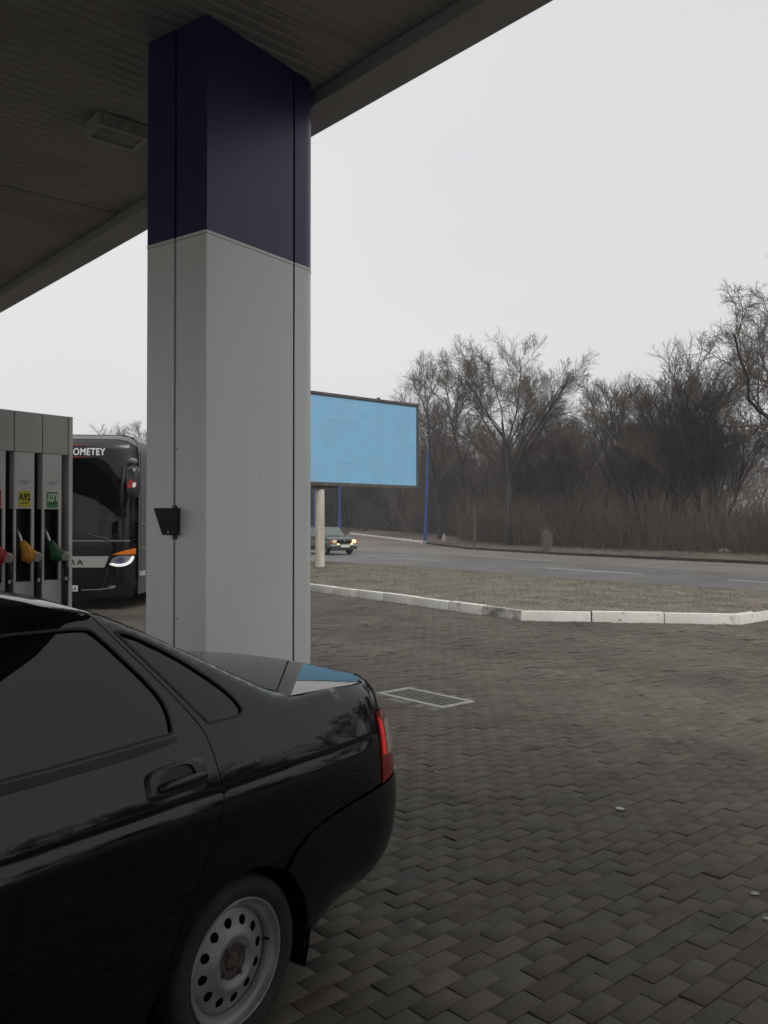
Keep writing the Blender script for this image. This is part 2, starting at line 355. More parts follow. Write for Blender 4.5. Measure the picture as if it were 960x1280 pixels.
def boundary_edges(T):
    d = {}
    for t in T:
        for i in range(3):
            a, b = int(t[i]), int(t[(i + 1) % 3]); d[(a, b)] = 1
    return [(a, b) for (a, b) in d if (b, a) not in d]
def skin(name, loops, step, posf, m, parent, flange=0.015, extra=None, off=0.0, xf=None):
    """a curved panel: 2D outline mapped by posf(P)->(pos, normal), with its edges turned in"""
    V, T = cdt(loops, step, extra)
    P, N = posf(V); P = P + N * off
    a = P[T[:, 1]] - P[T[:, 0]]; b = P[T[:, 2]] - P[T[:, 0]]
    fl = (np.cross(a, b) * N[T[:, 0]]).sum(1) < 0
    T = T.copy(); T[fl] = T[fl][:, ::-1]
    be = boundary_edges(T); idx = sorted({i for e in be for i in e}); mp_ = {v: i for i, v in enumerate(idx)}
    nv = len(P); base = nv + np.arange(len(idx)); low = nv + len(idx) + np.arange(len(idx))
    VV = np.concatenate([P, P[idx], P[idx] - N[idx] * flange]); NN = np.concatenate([N, N[idx], N[idx]])
    F3 = [tuple(map(int, t)) for t in T]
    if flange > 0:
        for (p, q) in be: F3.append((int(base[mp_[q]]), int(base[mp_[p]]), int(low[mp_[p]]), int(low[mp_[q]])))
    if xf is not None: VV = xf(VV); NN = xf(NN, True)
    if xf is not None: F3 = [t[::-1] for t in F3]
    me = bpy.data.meshes.new(name); me.from_pydata(VV.tolist(), [], F3); me.update()
    me.polygons.foreach_set('use_smooth', [True] * len(me.polygons))
    cn = []
    for pl in me.polygons:
        for vi in pl.vertices:
            if vi < nv: cn.append(tuple(NN[vi]))
            else: cn.append(tuple(pl.normal))
    me.normals_split_custom_set(cn)
    return link(name, me, m, parent)
def lerp_tab(xs, ys):
    xs = np.array(xs, float); ys = np.array(ys, float)
    # monotone-ish cubic (Catmull tangents, limited)
    h = np.diff(xs); dl = np.diff(ys) / h; mm = np.zeros(len(xs)); mm[0] = dl[0]; mm[-1] = dl[-1]
    for i in range(1, len(xs) - 1):
        mm[i] = 0 if dl[i - 1] * dl[i] <= 0 else 2 * dl[i - 1] * dl[i] / (dl[i - 1] + dl[i])
    def f(x):
        x = np.clip(np.asarray(x, float), xs[0], xs[-1]); i = np.clip(np.searchsorted(xs, x) - 1, 0, len(xs) - 2)
        t = (x - xs[i]) / h[i]; t2 = t * t; t3 = t2 * t
        return (2 * t3 - 3 * t2 + 1) * ys[i] + (t3 - 2 * t2 + t) * h[i] * mm[i] + (-2 * t3 + 3 * t2) * ys[i + 1] + (t3 - t2) * h[i] * mm[i + 1]
    return f

# axes: pavers and canopy share one grid; the column, dispensers and parked car share another
AP = math.atan((1690 - 480) / F)
PR = np.array([math.sin(AP), math.cos(AP)]); PE = np.array([-math.cos(AP), math.sin(AP)])   # along courses / across them
AC = math.atan((1241 - 480) / F)
CU = np.array([math.sin(AC), math.cos(AC)]); CW = np.array([-math.cos(AC), math.sin(AC)])   # along car / away from camera

# ================================================================== the setting
def struct(o): o['kind'] = 'structure'; return o
def sheet(name, poly, z, m, step=None, hf=None, parent=None):
    pl = dens(poly, step) if step else poly
    V, T = cdt([pl], step or 1e6)
    a = V[T[:, 1]] - V[T[:, 0]]; b = V[T[:, 2]] - V[T[:, 0]]; s = (a[:, 0] * b[:, 1] - a[:, 1] * b[:, 0]) < 0
    T = T.copy(); T[s] = T[s][:, ::-1]
    Z = np.full(len(V), z) if hf is None else hf(V)
    return npmesh(name, np.column_stack([V, Z]), T, m, parent, smooth=hf is not None)
def rise(y): return 0.018 * np.maximum(0, np.asarray(y) - 66)

KERB = [(-3.75, 27.5), (-3.45, 23.6), (-1.77, 20.66), (-0.03, 18.1), (1.21, 16.12), (2.30, 14.40), (5.72, 13.83), (6.9, 14.8), (8.3, 16.9), (9.3, 18.6)]
NEAR = [(-60, 112), (-22, 62), (-8.5, 43.5), (-3.11, 36.6), (-1.3, 34.7), (1.2, 31.8), (3.72, 28.1), (5.2, 25.6), (7.36, 22.6), (9.04, 20.18), (13.5, 13.6), (26, -5), (40, -26)]
FAR = [(-40, 190), (-9.6, 112), (-3.9, 95), (3.3, 69.4), (5.37, 54.8), (9.14, 45.0), (12.6, 38.8), (15.25, 34.02), (22.5, 22.0), (38, -4), (54, -30)]

# ground reaching the horizon
gx = np.concatenate([[-1600, -600, -250], np.linspace(-120, 120, 41), [250, 600, 1600]]); gy = np.concatenate([[-1000, -200, -60], np.linspace(-30, 190, 45), [320, 700, 1800]])
X, Y = np.meshgrid(gx, gy); n0 = len(gx)
Zt = -0.07 + rise(Y).clip(0, 1.9)
idx = np.arange(X.size).reshape(X.shape)
Fq = np.stack([idx[:-1, :-1], idx[:-1, 1:], idx[1:, 1:], idx[1:, :-1]], -1).reshape(-1, 4)
struct(npmesh('ground', np.stack([X, Y, Zt], -1).reshape(-1, 3), Fq, 'soil', smooth=True))

# the road, its painted lines
RO = struct(sheet('road', NEAR + FAR[::-1], 0, 'asphalt', step=3.0, hf=lambda V: 0.0 + rise(V[:, 1])))
def stripe(pts, wd, m, lift=0.004):
    pts = np.array(pts); V = []; Fs = []
    for i, p in enumerate(pts):
        t = pts[min(i + 1, len(pts) - 1)] - pts[max(i - 1, 0)]; t = t / np.linalg.norm(t); nn = np.array([-t[1], t[0]])
        for s in (-1, 1): q = p + nn * s * wd / 2; V.append((q[0], q[1], float(rise(q[1])) + lift))
    for i in range(len(pts) - 1): Fs.append((2 * i, 2 * i + 1, 2 * i + 3, 2 * i + 2))
    return npmesh('lane_marking', V, Fs, m, RO)
def seg(a, b, k=8): return [tuple(np.array(a) + (np.array(b) - np.array(a)) * t) for t in np.linspace(0, 1, k)]
SOL = [(-20, 92), (-1.77, 54.03), (3.74, 44.48), (7.5, 36.52), (10.31, 31.55), (12.4, 27.67), (19, 16.5), (34, -9)]
stripe([p for i in range(len(SOL) - 1) for p in seg(SOL[i], SOL[i + 1], 6)[:-1]] + [SOL[-1]], 0.22, 'roadpaintold')
stripe(seg((-0.97, 43.4), (2.76, 36.9)), 0.22, 'roadpaintold')
stripe(seg((4.92, 33.3), (6.0, 31.5)), 0.16, 'roadpaintold'); stripe(seg((6.0, 31.5), (8.31, 27.54)), 0.17, 'roadpaint')
stripe(seg((9.95, 24.79), (13.6, 18.8)), 0.17, 'roadpaint'); stripe(seg((-8, 55.5), (-4, 48.7)), 0.2, 'roadpaintold')

SH = [p for p in SOL[1:-1]]
struct(sheet('road_shoulder', [(x + .16, y + .1) for x, y in SH] + [(21, 23.4), (15.2, 33.95), (12.55, 38.7), (9.1, 44.9), (5.3, 54.7), (3.2, 69.0), (-3.6, 93.5), (-8, 80)], 0, 'shoulder', step=3.0, hf=lambda V: 0.004 + rise(V[:, 1])))
# grassed traffic island between forecourt and road
isl_edge = [(-8.4, 43.2), (-3.11, 36.45), (-1.3, 34.55), (1.2, 31.65), (3.72, 27.95), (5.2, 25.45), (7.36, 22.45), (9.0, 20.1)]
ISL = inset_poly([(-4.4, 30.5)] + KERB[:-1] + [(9.3, 18.6)] + isl_edge[::-1], 0.02)
ed = np.array(isl_edge)
def dist_line(V, L):
    d = np.full(len(V), 1e9)
    for i in range(len(L) - 1):
        a, b = L[i], L[i + 1]; e = b - a; t = np.clip(((V - a) @ e) / (e @ e), 0, 1); d = np.minimum(d, np.linalg.norm(V - a - t[:, None] * e, axis=1))
    return d
def bumpy(V, k=1.0):
    x, y = V[:, 0], V[:, 1]
    return k * (0.012 * np.sin(x * 2.1 + 1.3 * y) + 0.010 * np.sin(3.7 * x - 2.9 * y + 1) + 0.014 * np.sin(0.8 * y + 0.5 * x))
def isl_h(V): return 0.022 + 0.125 * np.clip(dist_line(V, ed) / 4.0, 0, 1) ** 0.7 + bumpy(V, 0.6) * np.clip(dist_line(V, ed) / 2, 0, 1)
ISO = struct(sheet('traffic_island', ISL, 0, 'soil', step=0.5, hf=isl_h))
def blades(name, poly, hf, count, l0, l1, wd, m, seed, label, cat, clump=0.0):
    r = np.random.default_rng(seed); P = np.array(poly); lo, hi = P.min(0), P.max(0)
    pts = np.zeros((0, 2))
    while len(pts) < count:
        q = lo + (hi - lo) * r.random((count, 2)); q = q[inpoly(q, poly)]
        if clump:
            dn = 0.5 + 0.5 * np.sin(q[:, 0] * 1.7 + 2 * np.sin(q[:, 1] * .9)) * np.sin(q[:, 1] * 1.3 + 1.5 * np.sin(q[:, 0] * 1.1)); q = q[r.random(len(q)) < (1 - clump) + clump * dn]
        pts = np.concatenate([pts, q])
    pts = pts[:count]; z = hf(pts); n = count
    L = l0 + (l1 - l0) * r.random(n) ** 2; a = r.random(n) * 2 * PI; lean = 0.35 + 0.65 * r.random(n); b = r.random(n) * 2 * PI
    base = np.column_stack([pts, z - 0.005]); sd = np.column_stack([np.cos(a), np.sin(a), 0 * a]) * wd * (0.6 + 0.8 * r.random(n))[:, None]
    tip = base + np.column_stack([np.cos(b) * np.sin(lean), np.sin(b) * np.sin(lean), np.cos(lean)]) * L[:, None]
    V = np.stack([base - sd, base + sd, tip], 1).reshape(-1, 3); T = np.arange(3 * n).reshape(-1, 3)
    g = np.repeat(0.55 + 0.8 * r.random(n), 3); gr = np.repeat((r.random(n) < 0.12), 3)
    tint = np.stack([g * np.where(gr, .75, 1), g, g * np.where(gr, .7, 1)], 1)
    return tag(npmesh(name, V, T, m, tint=tint), label, cat, kind='stuff')
blades('dry_grass', ISL, isl_h, 110000, 0.02, 0.085, 0.004, 'drygrass', 3, 'short dry brown grass covering the traffic island', 'grass', clump=0.6)

# verge and wood floor beyond the road
fr_ = np.array(FAR)
def verge_h(V):
    d = dist_line(V, fr_); return rise(V[:, 1]).clip(0, 3) + 0.12 + 0.10 * np.clip(d / 2.5, 0, 1) + 0.012 * np.minimum(d, 25) + bumpy(V, 1.5) * np.clip(d / 2, 0, 1)
VER = [(FAR[i][0] + 0.06, FAR[i][1] + 0.05) for i in range(len(FAR))] + [(120, -30), (120, 190), (0, 230)]
vv = sheet('verge', VER, 0, 'litter', step=2.2, hf=verge_h); struct(vv)
band = [(x + 0.15, y + 0.12) for x, y in FAR[2:-1]] + [(x + 3.0, y + 2.0) for x, y in FAR[2:-1]][::-1]
blades('verge_grass', band, verge_h, 30000, 0.04, 0.22, 0.006, 'drygrass', 5, 'dry grass strip along the far side of the road', 'grass', clump=0.7)
# far kerbs: low one on the right, whitewashed one at the bend
def kerb_run(parent, path, hf, wd, hgt, m, stone, seed, scuffs=()):
    r = random.Random(seed); acc = 0; P = dens(path, 0.02, closed=False); L = [0]
    for i in range(1, len(P)): L.append(L[-1] + math.hypot(P[i][0] - P[i - 1][0], P[i][1] - P[i - 1][1]))
    def on(d): i = min(np.searchsorted(L, d), len(P) - 1); return np.array(P[i])
    # stones never bridge a corner: cut every leg on its own
    legs = [0]; d = 0
    for i in range(1, len(path)): d += math.hypot(path[i][0] - path[i - 1][0], path[i][1] - path[i - 1][1]); legs.append(d)
    k = 0
    for i in range(len(legs) - 1):
        nst = max(1, round((legs[i + 1] - legs[i]) / stone))
        for j in range(nst):
            a = on(legs[i] + (legs[i + 1] - legs[i]) * j / nst); b = on(legs[i] + (legs[i + 1] - legs[i]) * (j + 1) / nst)
            t = b - a; Ln = np.linalg.norm(t); t /= Ln; nn = np.array([-t[1], t[0]])      # nn points to the island side
            c = (a + b) / 2 + nn * wd / 2; z0 = float(hf(c[1]))
            R = Matrix(((t[0], nn[0], 0), (t[1], nn[1], 0), (0, 0, 1)))
            Rt = R @ Matrix.Rotation(r.uniform(-.006, .006), 3, 'Z') @ Matrix.Rotation(r.uniform(-.012, .012), 3, 'X')
            mb = MB().box((0, 0, 0), (Ln - 0.012, wd, hgt + 0.15), None, 0.014)
            o = mb.build('kerb_stone', m if k not in scuffs else 'kerbscuff', parent, smooth=True, angle=35)
            o.location = (c[0] + r.uniform(-.006, .006), c[1] + r.uniform(-.006, .006), z0 + (hgt - 0.15) / 2 + r.uniform(-.008, .006)); o.rotation_euler = Rt.to_euler(); k += 1
kb = bpy.data.objects.new('kerb', None); col.objects.link(kb); struct(kb)
kerb_run(kb, KERB, lambda y: 0.0, 0.15, 0.165, 'kerbpaint', 1.0, 4, scuffs=(13,))
kb2 = bpy.data.objects.new('kerb', None); col.objects.link(kb2); struct(kb2)
kerb_run(kb2, FAR[2:4], rise, 0.2, 0.16, 'kerbpaint', 2.0, 5)
kb3 = bpy.data.objects.new('kerb', None); col.objects.link(kb3); struct(kb3)
kerb_run(kb3, FAR[3:9], rise, 0.15, 0.10, 'bedding', 2.0, 6)  # dark colour stands in for the shadow line along this kerb

# forecourt of block pavers: bedding sheet, single pavers near the camera, the rest as one mass
FC = [(-18, -8), (13, -8), (13, 13.5), (9.2, 18.9)] + [(x, y) for x, y in KERB[::-1][1:]] + [(-4.2, 29.0), (-18, 29.0)]
PV = struct(sheet('pavement', FC, -0.011, 'bedding'))
PL, PWD = 0.188, 0.094
def paver_geo(Lx, Wy, j=0.0013, ch=0.0022):
    a, b = Lx / 2 - j, Wy / 2 - j; a2, b2 = a - ch, b - ch
    V = [(-a, -b, -.03), (a, -b, -.03), (a, b, -.03), (-a, b, -.03), (-a, -b, -ch * .7), (a, -b, -ch * .7), (a, b, -ch * .7), (-a, b, -ch * .7), (-a2, -b2, 0), (a2, -b2, 0), (a2, b2, 0), (-a2, b2, 0)]
    Fs = [(8, 9, 10, 11)] + [(4 + i, 4 + (i + 1) % 4, 8 + (i + 1) % 4, 8 + i) for i in range(4)] + [(i, (i + 1) % 4, 4 + (i + 1) % 4, 4 + i) for i in range(4)]
    return np.array(V), np.array(Fs)
r = np.random.default_rng(21)
ii, jj = np.meshgrid(np.arange(-190, 190), np.arange(-300, 420)); ii = ii.ravel(); jj = jj.ravel()
cr = ii * PL + (jj % 2) * PL / 2; ce = jj * PWD
ctr = cr[:, None] * PR + ce[:, None] * PE
GRC = np.array(((G(471.5, 865)[0] + G(592, 878)[0]) / 2, (G(471.5, 865)[1] + G(592, 878)[1]) / 2))      # drain centre
k = inpoly(ctr, FC); ctr = ctr[k]; cr, ce = cr[k], ce[k]
dg = ctr - GRC; k = ~((np.abs(dg @ PR) < 0.27) & (np.abs(dg @ PE) < 0.475)); ctr = ctr[k]
tone = 0.86 + 0.26 * r.random(len(ctr)) ** 1.2
tone *= 1 + 0.16 * np.sin(ctr[:, 0] * 1.1 + 1.7 * np.sin(ctr[:, 1] * .6)) * np.sin(ctr[:, 1] * .9 + ctr[:, 0] * .4)
warm = 1 + 0.018 * r.standard_normal(len(ctr))
vis = []
for n_, c in enumerate(ctr):
    if not (2.4 < c[1] < 6 and abs(c[0]) < 3.2): continue
    x, y = proj((c[0], c[1], 0))
    if -10 < x < 970 and y < 1292:
        lc = c - np.array(G(295, 1203, .285)); s_, w_ = lc @ CU, lc @ CW
        if s_ < 1.1 and w_ > -0.05: continue           # under the parked car
        if x < 230: continue
        vis.append((math.hypot(*c), n_))
vis.sort(); single = [n_ for _, n_ in vis[:295]]; sset = set(single)
Vp, Fp = paver_geo(PL, PWD)
variants = []
for v_ in range(18):
    t = 0.80 + 0.022 * ((v_ * 7) % 18); q = Vp.copy(); q[8:, 2] += 0.0012 * r.standard_normal(4); wv = 1 + 0.018 * r.standard_normal()
    o = npmesh('paver', q, Fp, 'paver', tint=np.tile([t * wv, t, t / wv], (12, 1))); variants.append(o.data); bpy.data.objects.remove(o)
rzp = math.atan2(PR[1], PR[0])
for n_ in single:
    o = bpy.data.objects.new('paver', variants[int(np.argmin([abs(0.80 + 0.022 * ((q * 7) % 18) - tone[n_]) + 0.12 * random.random() for q in range(18)]))]); col.objects.link(o); o.parent = PV
    o.location = (ctr[n_][0], ctr[n_][1], float(r.normal(0, .0018))); o.rotation_euler = (float(r.normal(0, .004)), float(r.normal(0, .003)), rzp + float(r.normal(0, .006)))
rest = np.array([n_ for n_ in range(len(ctr)) if n_ not in sset])
near = rest[np.hypot(ctr[rest, 0], ctr[rest, 1]) < 60]
C = ctr[near]; n = len(C); Q = np.repeat(Vp[None], n, 0)
Q[:, :, 2] += r.normal(0, .0018, n)[:, None] + Q[:, :, 1] * r.normal(0, .0055, n)[:, None] + Q[:, :, 0] * r.normal(0, .006, n)[:, None]
Wx = C[:, None, 0] + Q[:, :, 0] * PR[0] + Q[:, :, 1] * PE[0]; Wy = C[:, None, 1] + Q[:, :, 0] * PR[1] + Q[:, :, 1] * PE[1]
V = np.stack([Wx, Wy, Q[:, :, 2]], -1)
far_ = np.hypot(C[:, 0], C[:, 1]) > 9
V3 = V.reshape(-1, 3); F_all = (Fp[None] + 12 * np.arange(n)[:, None, None])
Fuse = np.concatenate([F_all[~far_].reshape(-1, 4), F_all[far_][:, :5].reshape(-1, 4)])
tn = np.repeat(np.stack([tone[near] * warm[near], tone[near], tone[near] / warm[near]], 1), 12, 0)
o = npmesh('paver_field', V3, Fuse, 'paver', PV, tint=tn); o['kind'] = 'stuff'

# drain grate set in the pavers
dr = thing('storm_drain', 'rectangular iron storm drain grate with pale rim set in the block paving', 'drain grate', (GRC[0], GRC[1], 0), rzp)
mb = MB()
for sx in (-1, 1): mb.box((sx * 0.19, 0, -0.012), (0.055, 0.90, 0.03), None, .003)
for sy in (-1, 1): mb.box((0, sy * 0.4225, -0.012), (0.325, 0.055, 0.03), None, .003)
mb.build('rim', 'gratelight', dr, smooth=True, angle=30)
MB().box((0, 0, -0.026), (0.34, 0.80, 0.004)).build('shaft', 'groove', dr)
mb = MB()
for sx in (-1, 1): mb.box((sx * .275, 0, -.014), (.112, 1.13, .02))
for sy in (-1, 1): mb.box((0, sy * .508, -.014), (.434, .112, .02))
mb.build('mortar_surround', 'asphalt', dr)
for i in range(6):
    MB().box((-0.128 + i * 0.0512, 0, -0.013), (0.021, 0.785, 0.02), None, .003).build('bar', 'gratebar', dr)
for yy in (-.27, 0, .27):
    MB().box((0, yy, -0.017), (0.318, 0.018, 0.016), None, .002).build('cross_bar', 'gratebar', dr)

# scraps of litter on the pavers
for (px, py, sz, lab) in ((775, 1012, .035, 'white crumpled paper scrap lying on the paving away from the drain'), (943, 1118, .022, 'small torn white scrap on the paving beside a smaller fleck'), (957, 1150, .016, 'tiny white fleck lying on the dark paving'), (545, 966, .012, 'thin pale sliver of litter on the paving near the black car')):
    x, y = G(px, py); mb = MB(); rr = random.Random(px); k_ = 9
    ring = [(sz * .8 * rr.uniform(.6, 1.1) * math.cos(2 * PI * i / k_) * 1.3, sz * rr.uniform(.5, 1) * math.sin(2 * PI * i / k_), .003 + rr.uniform(0, .007)) for i in range(k_)]
    mb.add([(0, 0, .011)] + ring + [(a * .9, b * .9, 0.0025) for a, b, c in ring], [(0, 1 + i, 1 + (i + 1) % k_) for i in range(k_)] + [(1 + i, 10 + i, 10 + (i + 1) % k_, 1 + (i + 1) % k_) for i in range(k_)])
    o = mb.build('litter_scrap', 'paper'); o.location = (x, y, 0.0); tag(o, lab, 'litter', 'scraps of litter on the paving')

# ------------------------------------------------------------------ canopy
CEIL = 4.80; LIP = 4.70
E0 = np.array(G(693, 0, LIP))
CAN = thing('canopy', 'wide filling station canopy with ribbed grey soffit and plain edge beam', 'canopy', (E0[0], E0[1], 0), math.atan2(PR[1], PR[0]))
# local x runs along the ribs (outwards +), local y along the edge (away)
MB().box((-0.15, 0, (LIP + 5.45) / 2), (0.30, 32, 5.45 - LIP), None, .006).build('fascia', 'fascia', CAN)
MB().box((-4.9, 0, 5.2), (9.18, 31.98, 0.40)).build('roof_deck', 'roofing', CAN)  # depth and length out of view sized for the light underneath
MB().box((-9.65, 0, (LIP + 5.45) / 2), (0.30, 32, 5.45 - LIP), None, .006).build('fascia', 'fascia', CAN)
for yy in (-15.85, 15.85):
    MB().box((-4.9, yy, (LIP + 5.4) / 2), (9.17, 0.30, 5.4 - LIP), None, .006).build('fascia', 'fascia', CAN)
mb = MB(); V = []; Fs = []; pitch = 0.1; hw = 0.5; SL = 3.06
prof = []
for i in range(10):
    y0 = -hw + i * pitch; prof += [(y0, 0), (y0 + .052, 0), (y0 + .066, .008), (y0 + .088, .008)]
prof += [(hw, 0), (hw + .02, 0)]
for x in (0, -SL - .03):
    for (y, z) in prof: V.append((x, y, z))
np_ = len(prof)
Fs = [(i, i + 1, np_ + i + 1, np_ + i) for i in range(np_ - 1)]
me = bpy.data.meshes.new('soffit_panel'); me.from_pydata(V, [], Fs); me.update()
for a in range(3):
    for b in range(31):
        o = bpy.data.objects.new('soffit_panel', me); col.objects.link(o); o.parent = CAN
        if not me.materials: me.materials.append(M['soffit'])
        o.location = (-0.31 - a * SL + (.0 if a < 2 else -.0), -15.2 + b * 1.0, CEIL + random.uniform(0, .008) + (a % 2) * .002 - (b % 2) * .002)
        o.rotation_euler = (random.uniform(-.004, .004), random.uniform(-.0012, .0012), random.uniform(-.001, .001))
# unlit lamp fixed under the soffit
c4 = [np.array(G(px, py, 4.70)) for px, py in ((107, 170), (128, 156), (184, 172), (165, 189))]
lc = sum(c4) / 4
LM = thing('canopy_light', 'unlit rectangular grey floodlight fixed under the canopy soffit', 'ceiling light', (lc[0], lc[1], CEIL), math.atan2(PR[1], PR[0]))
lx = abs((c4[2] - c4[1]) @ PR) / 2 + abs((c4[3] - c4[0]) @ PR) / 2; ly = abs((c4[0] - c4[1]) @ PE)
lx, ly = max(lx, .42), max(ly, .30)
MB().box((0, 0, -.045), (lx, ly, .09), None, .008).build('housing', 'lampframe', LM)
mb = MB()
for s in (-1, 1): mb.box((s * (lx / 2 - .018), 0, -.098), (.036, ly, .016)); mb.box((0, s * (ly / 2 - .018), -.098), (lx - .073, .036, .016))
mb.build('bezel', 'lampframe', LM)
MB().box((0, 0, -.0925), (lx - .074, ly - .074, .004)).build('diffuser', 'lampglass', LM)
MB().box((0.0, -ly / 2 - .02, -.06), (.05, .04, .05), None, .004).build('bracket', 'lampframe', LM)

# ================================================================== canopy column
gxy = G(258.5, 16.5, CEIL); Zc = gxy[1]; P0 = Vector((gxy[0], gxy[1], 0))
COL = thing('canopy_column', 'square clad canopy column, navy blue above and white below', 'column', P0, math.atan2(CU[1], CU[0]))
# local x along CU (right face), local y along CW (left face); corner towards the camera at the origin
def on_col(px, axis):
    r_ = np.array([(px - 480) / F, 1.0]); p = np.array([P0.x, P0.y]); d = CU if axis == 'x' else CW
    A_ = np.array([[d[0], -r_[0]], [d[1], -r_[1]]]); t = np.linalg.solve(A_, -p); return float(t[0])
gx1 = on_col(367, 'x'); gy1 = on_col(218, 'y'); LY = on_col(182, 'y')
RAD = 0.16
def xend():
    for k in range(400):
        L = gx1 + 0.05 + k * .002
        mxp = -1e9
        for a in np.linspace(0, PI / 2, 20):
            q = np.array([P0.x, P0.y]) + CU * (L - RAD + RAD * math.sin(a)) + CW * (RAD - RAD * math.cos(a)); mxp = max(mxp, 480 + F * q[0] / q[1])
        if mxp >= 388: return L
    return L
LX = xend()
ZB = at(258, 286.5, Zc).z        # blue / white boundary
def arc(cx, cy, r_, a0, a1, k=12): return [(cx + r_ * math.cos(a0 + (a1 - a0) * i / k), cy + r_ * math.sin(a0 + (a1 - a0) * i / k)) for i in range(k + 1)]
g = 0.010
paths = [
    [(0.0, gy1 - g), (0.0, .006), (.006, 0.0), (gx1 - g, 0.0)],                                  # the corner panel facing the lane
    [(gx1 + g, 0.0)] + arc(LX - RAD, RAD, RAD, -PI / 2, 0) + [(LX, LY - gy1 - g)],
    [(LX, LY - gy1 + g)] + [(LX, LY - .006), (LX - .006, LY), (LX - gx1 + g, LY)],
    [(LX - gx1 - g, LY)] + arc(.012, LY - .012, .012, PI / 2, PI, 3) + [(0, gy1 + g)],
]
TH = 0.004
def cladding(path, z0, z1, m, proud=0.0, edge=True):
    mb = MB(); n = len(path); k = []
    for i in range(n):
        a = np.array(path[max(i - 1, 0)]); b = np.array(path[min(i + 1, n - 1)]); t = (b - a) / np.linalg.norm(b - a); k.append(np.array([t[1], -t[0]]))
    outv = [(p[0] + nn[0] * proud, p[1] + nn[1] * proud) for p, nn in zip(path, k)]; inn = [(p[0] - nn[0] * .03, p[1] - nn[1] * .03) for p, nn in zip(path, k)]
    V = [(x, y, z) for z in (z0, z1) for (x, y) in outv] + [(x, y, z) for z in (z0, z1) for (x, y) in inn]
    Fs = []
    for i in range(n - 1):
        Fs += [(i, i + 1, n + i + 1, n + i), (2 * n + i, 3 * n + i, 3 * n + i + 1, 2 * n + i + 1), (i, 2 * n + i, 2 * n + i + 1, i + 1), (n + i, n + i + 1, 3 * n + i + 1, 3 * n + i)]
    for i in (0, n - 1): Fs.append((i, n + i, 3 * n + i, 2 * n + i))
    return mb.add(V, Fs)
for p in paths:
    cladding(p, 0.12, ZB - .022, 'colwhite').build('cladding_panel', 'colwhite', COL, smooth=True, angle=25)
    cladding(p, ZB - .019, ZB, 'colwhite', .0025).build('joint_strip', 'colwhite', COL, smooth=True, angle=25)
    cladding(p, ZB + .003, CEIL - .004, 'colblue').build('cladding_panel', 'colblue', COL, smooth=True, angle=25)
inner = [(.031, .031), (LX - .031, .031), (LX - .031, LY - .031), (.031, LY - .031)]
inner = [(.034, .034), (LX - RAD * .75, .034), (LX - .034, RAD * .75), (LX - .034, LY - .034), (.034, LY - .034)]
MB().prism(inner, lambda x, y, h: (x, y, h), .1, CEIL - .002).build('core', 'groove', COL)
for (gp, nn, m) in (((0, gy1), (-1, 0), 'channel'), ((gx1, 0), (0, -1), 'groove'), ((LX, LY - gy1), (1, 0), 'channel'), ((LX - gx1, LY), (0, 1), 'groove')):
    c = (gp[0] - nn[0] * .012, gp[1] - nn[1] * .012); d = (.012, .019, ZB - .13) if nn[0] else (.019, .012, ZB - .13)
    MB().box((c[0], c[1], (ZB + .12) / 2 - .002), d).build('groove_channel', m, COL)
MB().box((LX / 2, LY / 2, 0.055), (LX + .12, LY + .12, .13), None, .012).build('plinth', 'gratelight', COL)
for zz in (1.02, 2.1, 0.55):
    MB().box((-.003, gy1 - .026, zz), (.006, .008, .008), None, .002).build('rivet', 'blackplastic', COL)

# small black tapered box on the column's groove
zb = H + (655 - 652) / F * (Zc + .25); zb = 1.635
BX = thing('wall_box', 'small black tapered box fixed on the column groove', 'box', (P0.x + CW[0] * gy1, P0.y + CW[1] * gy1, zb), math.atan2(CU[1], CU[0]))
mb = MB()   # local -x is outwards, y along the face
top = [(-.004, -.060, .085), (-.105, -.055, .085), (-.105, .075, .085), (-.004, .080, .085)]; bot = [(-.004, -.055, -.085), (-.06, -.050, -.085), (-.06, .045, -.085), (-.004, .050, -.085)]
mb.add(top + bot, [(0, 1, 2, 3), (7, 6, 5, 4), (0, 4, 5, 1), (1, 5, 6, 2), (2, 6, 7, 3), (3, 7, 4, 0)]); mb.build('casing', 'blackplastic', BX)
MB().box((-.008, -.012, -.005), (.014, .03, .215), None, .002).build('mounting_strip', 'blackplastic', BX)
MB().box((-.068, -.02, -.066), (.006, .010, .016), None, .002).build('keyhole', 'whitedot', BX)

# ================================================================== the black saloon
Wx_, Wy_ = G(295, 1203, .285)
CAR = thing('black_saloon_car', 'black four-door saloon car with steel wheels parked beside the column', 'car', (Wx_, Wy_, 0), math.atan2(CU[1], CU[0]))
# local x rearwards from the rear axle, y inboard from the side facing the camera, centre line at y = HWD
HWD = 0.84; FRONT = -3.22; A0 = 0.60; REAR = 1.17
th = np.linspace(0, PI / 2, 400); ne = 3.0
corner = np.stack([A0 + (REAR - A0) * np.sin(th) ** (2 / ne), HWD - (HWD - .004) * np.cos(th) ** (2 / ne)], 1)
yin = lerp_tab([-3.25, -3.15, -2.9, -2.4, -1.6, -0.8, 0.0, .4, .60], [.45, .22, .10, .035, .006, 0, 0, .001, .004])
sx = np.arange(FRONT, A0, .01); plan = np.concatenate([np.stack([sx, yin(sx)], 1), corner])
Ls = np.concatenate([[0], np.cumsum(np.linalg.norm(np.diff(plan, axis=0), axis=1))])
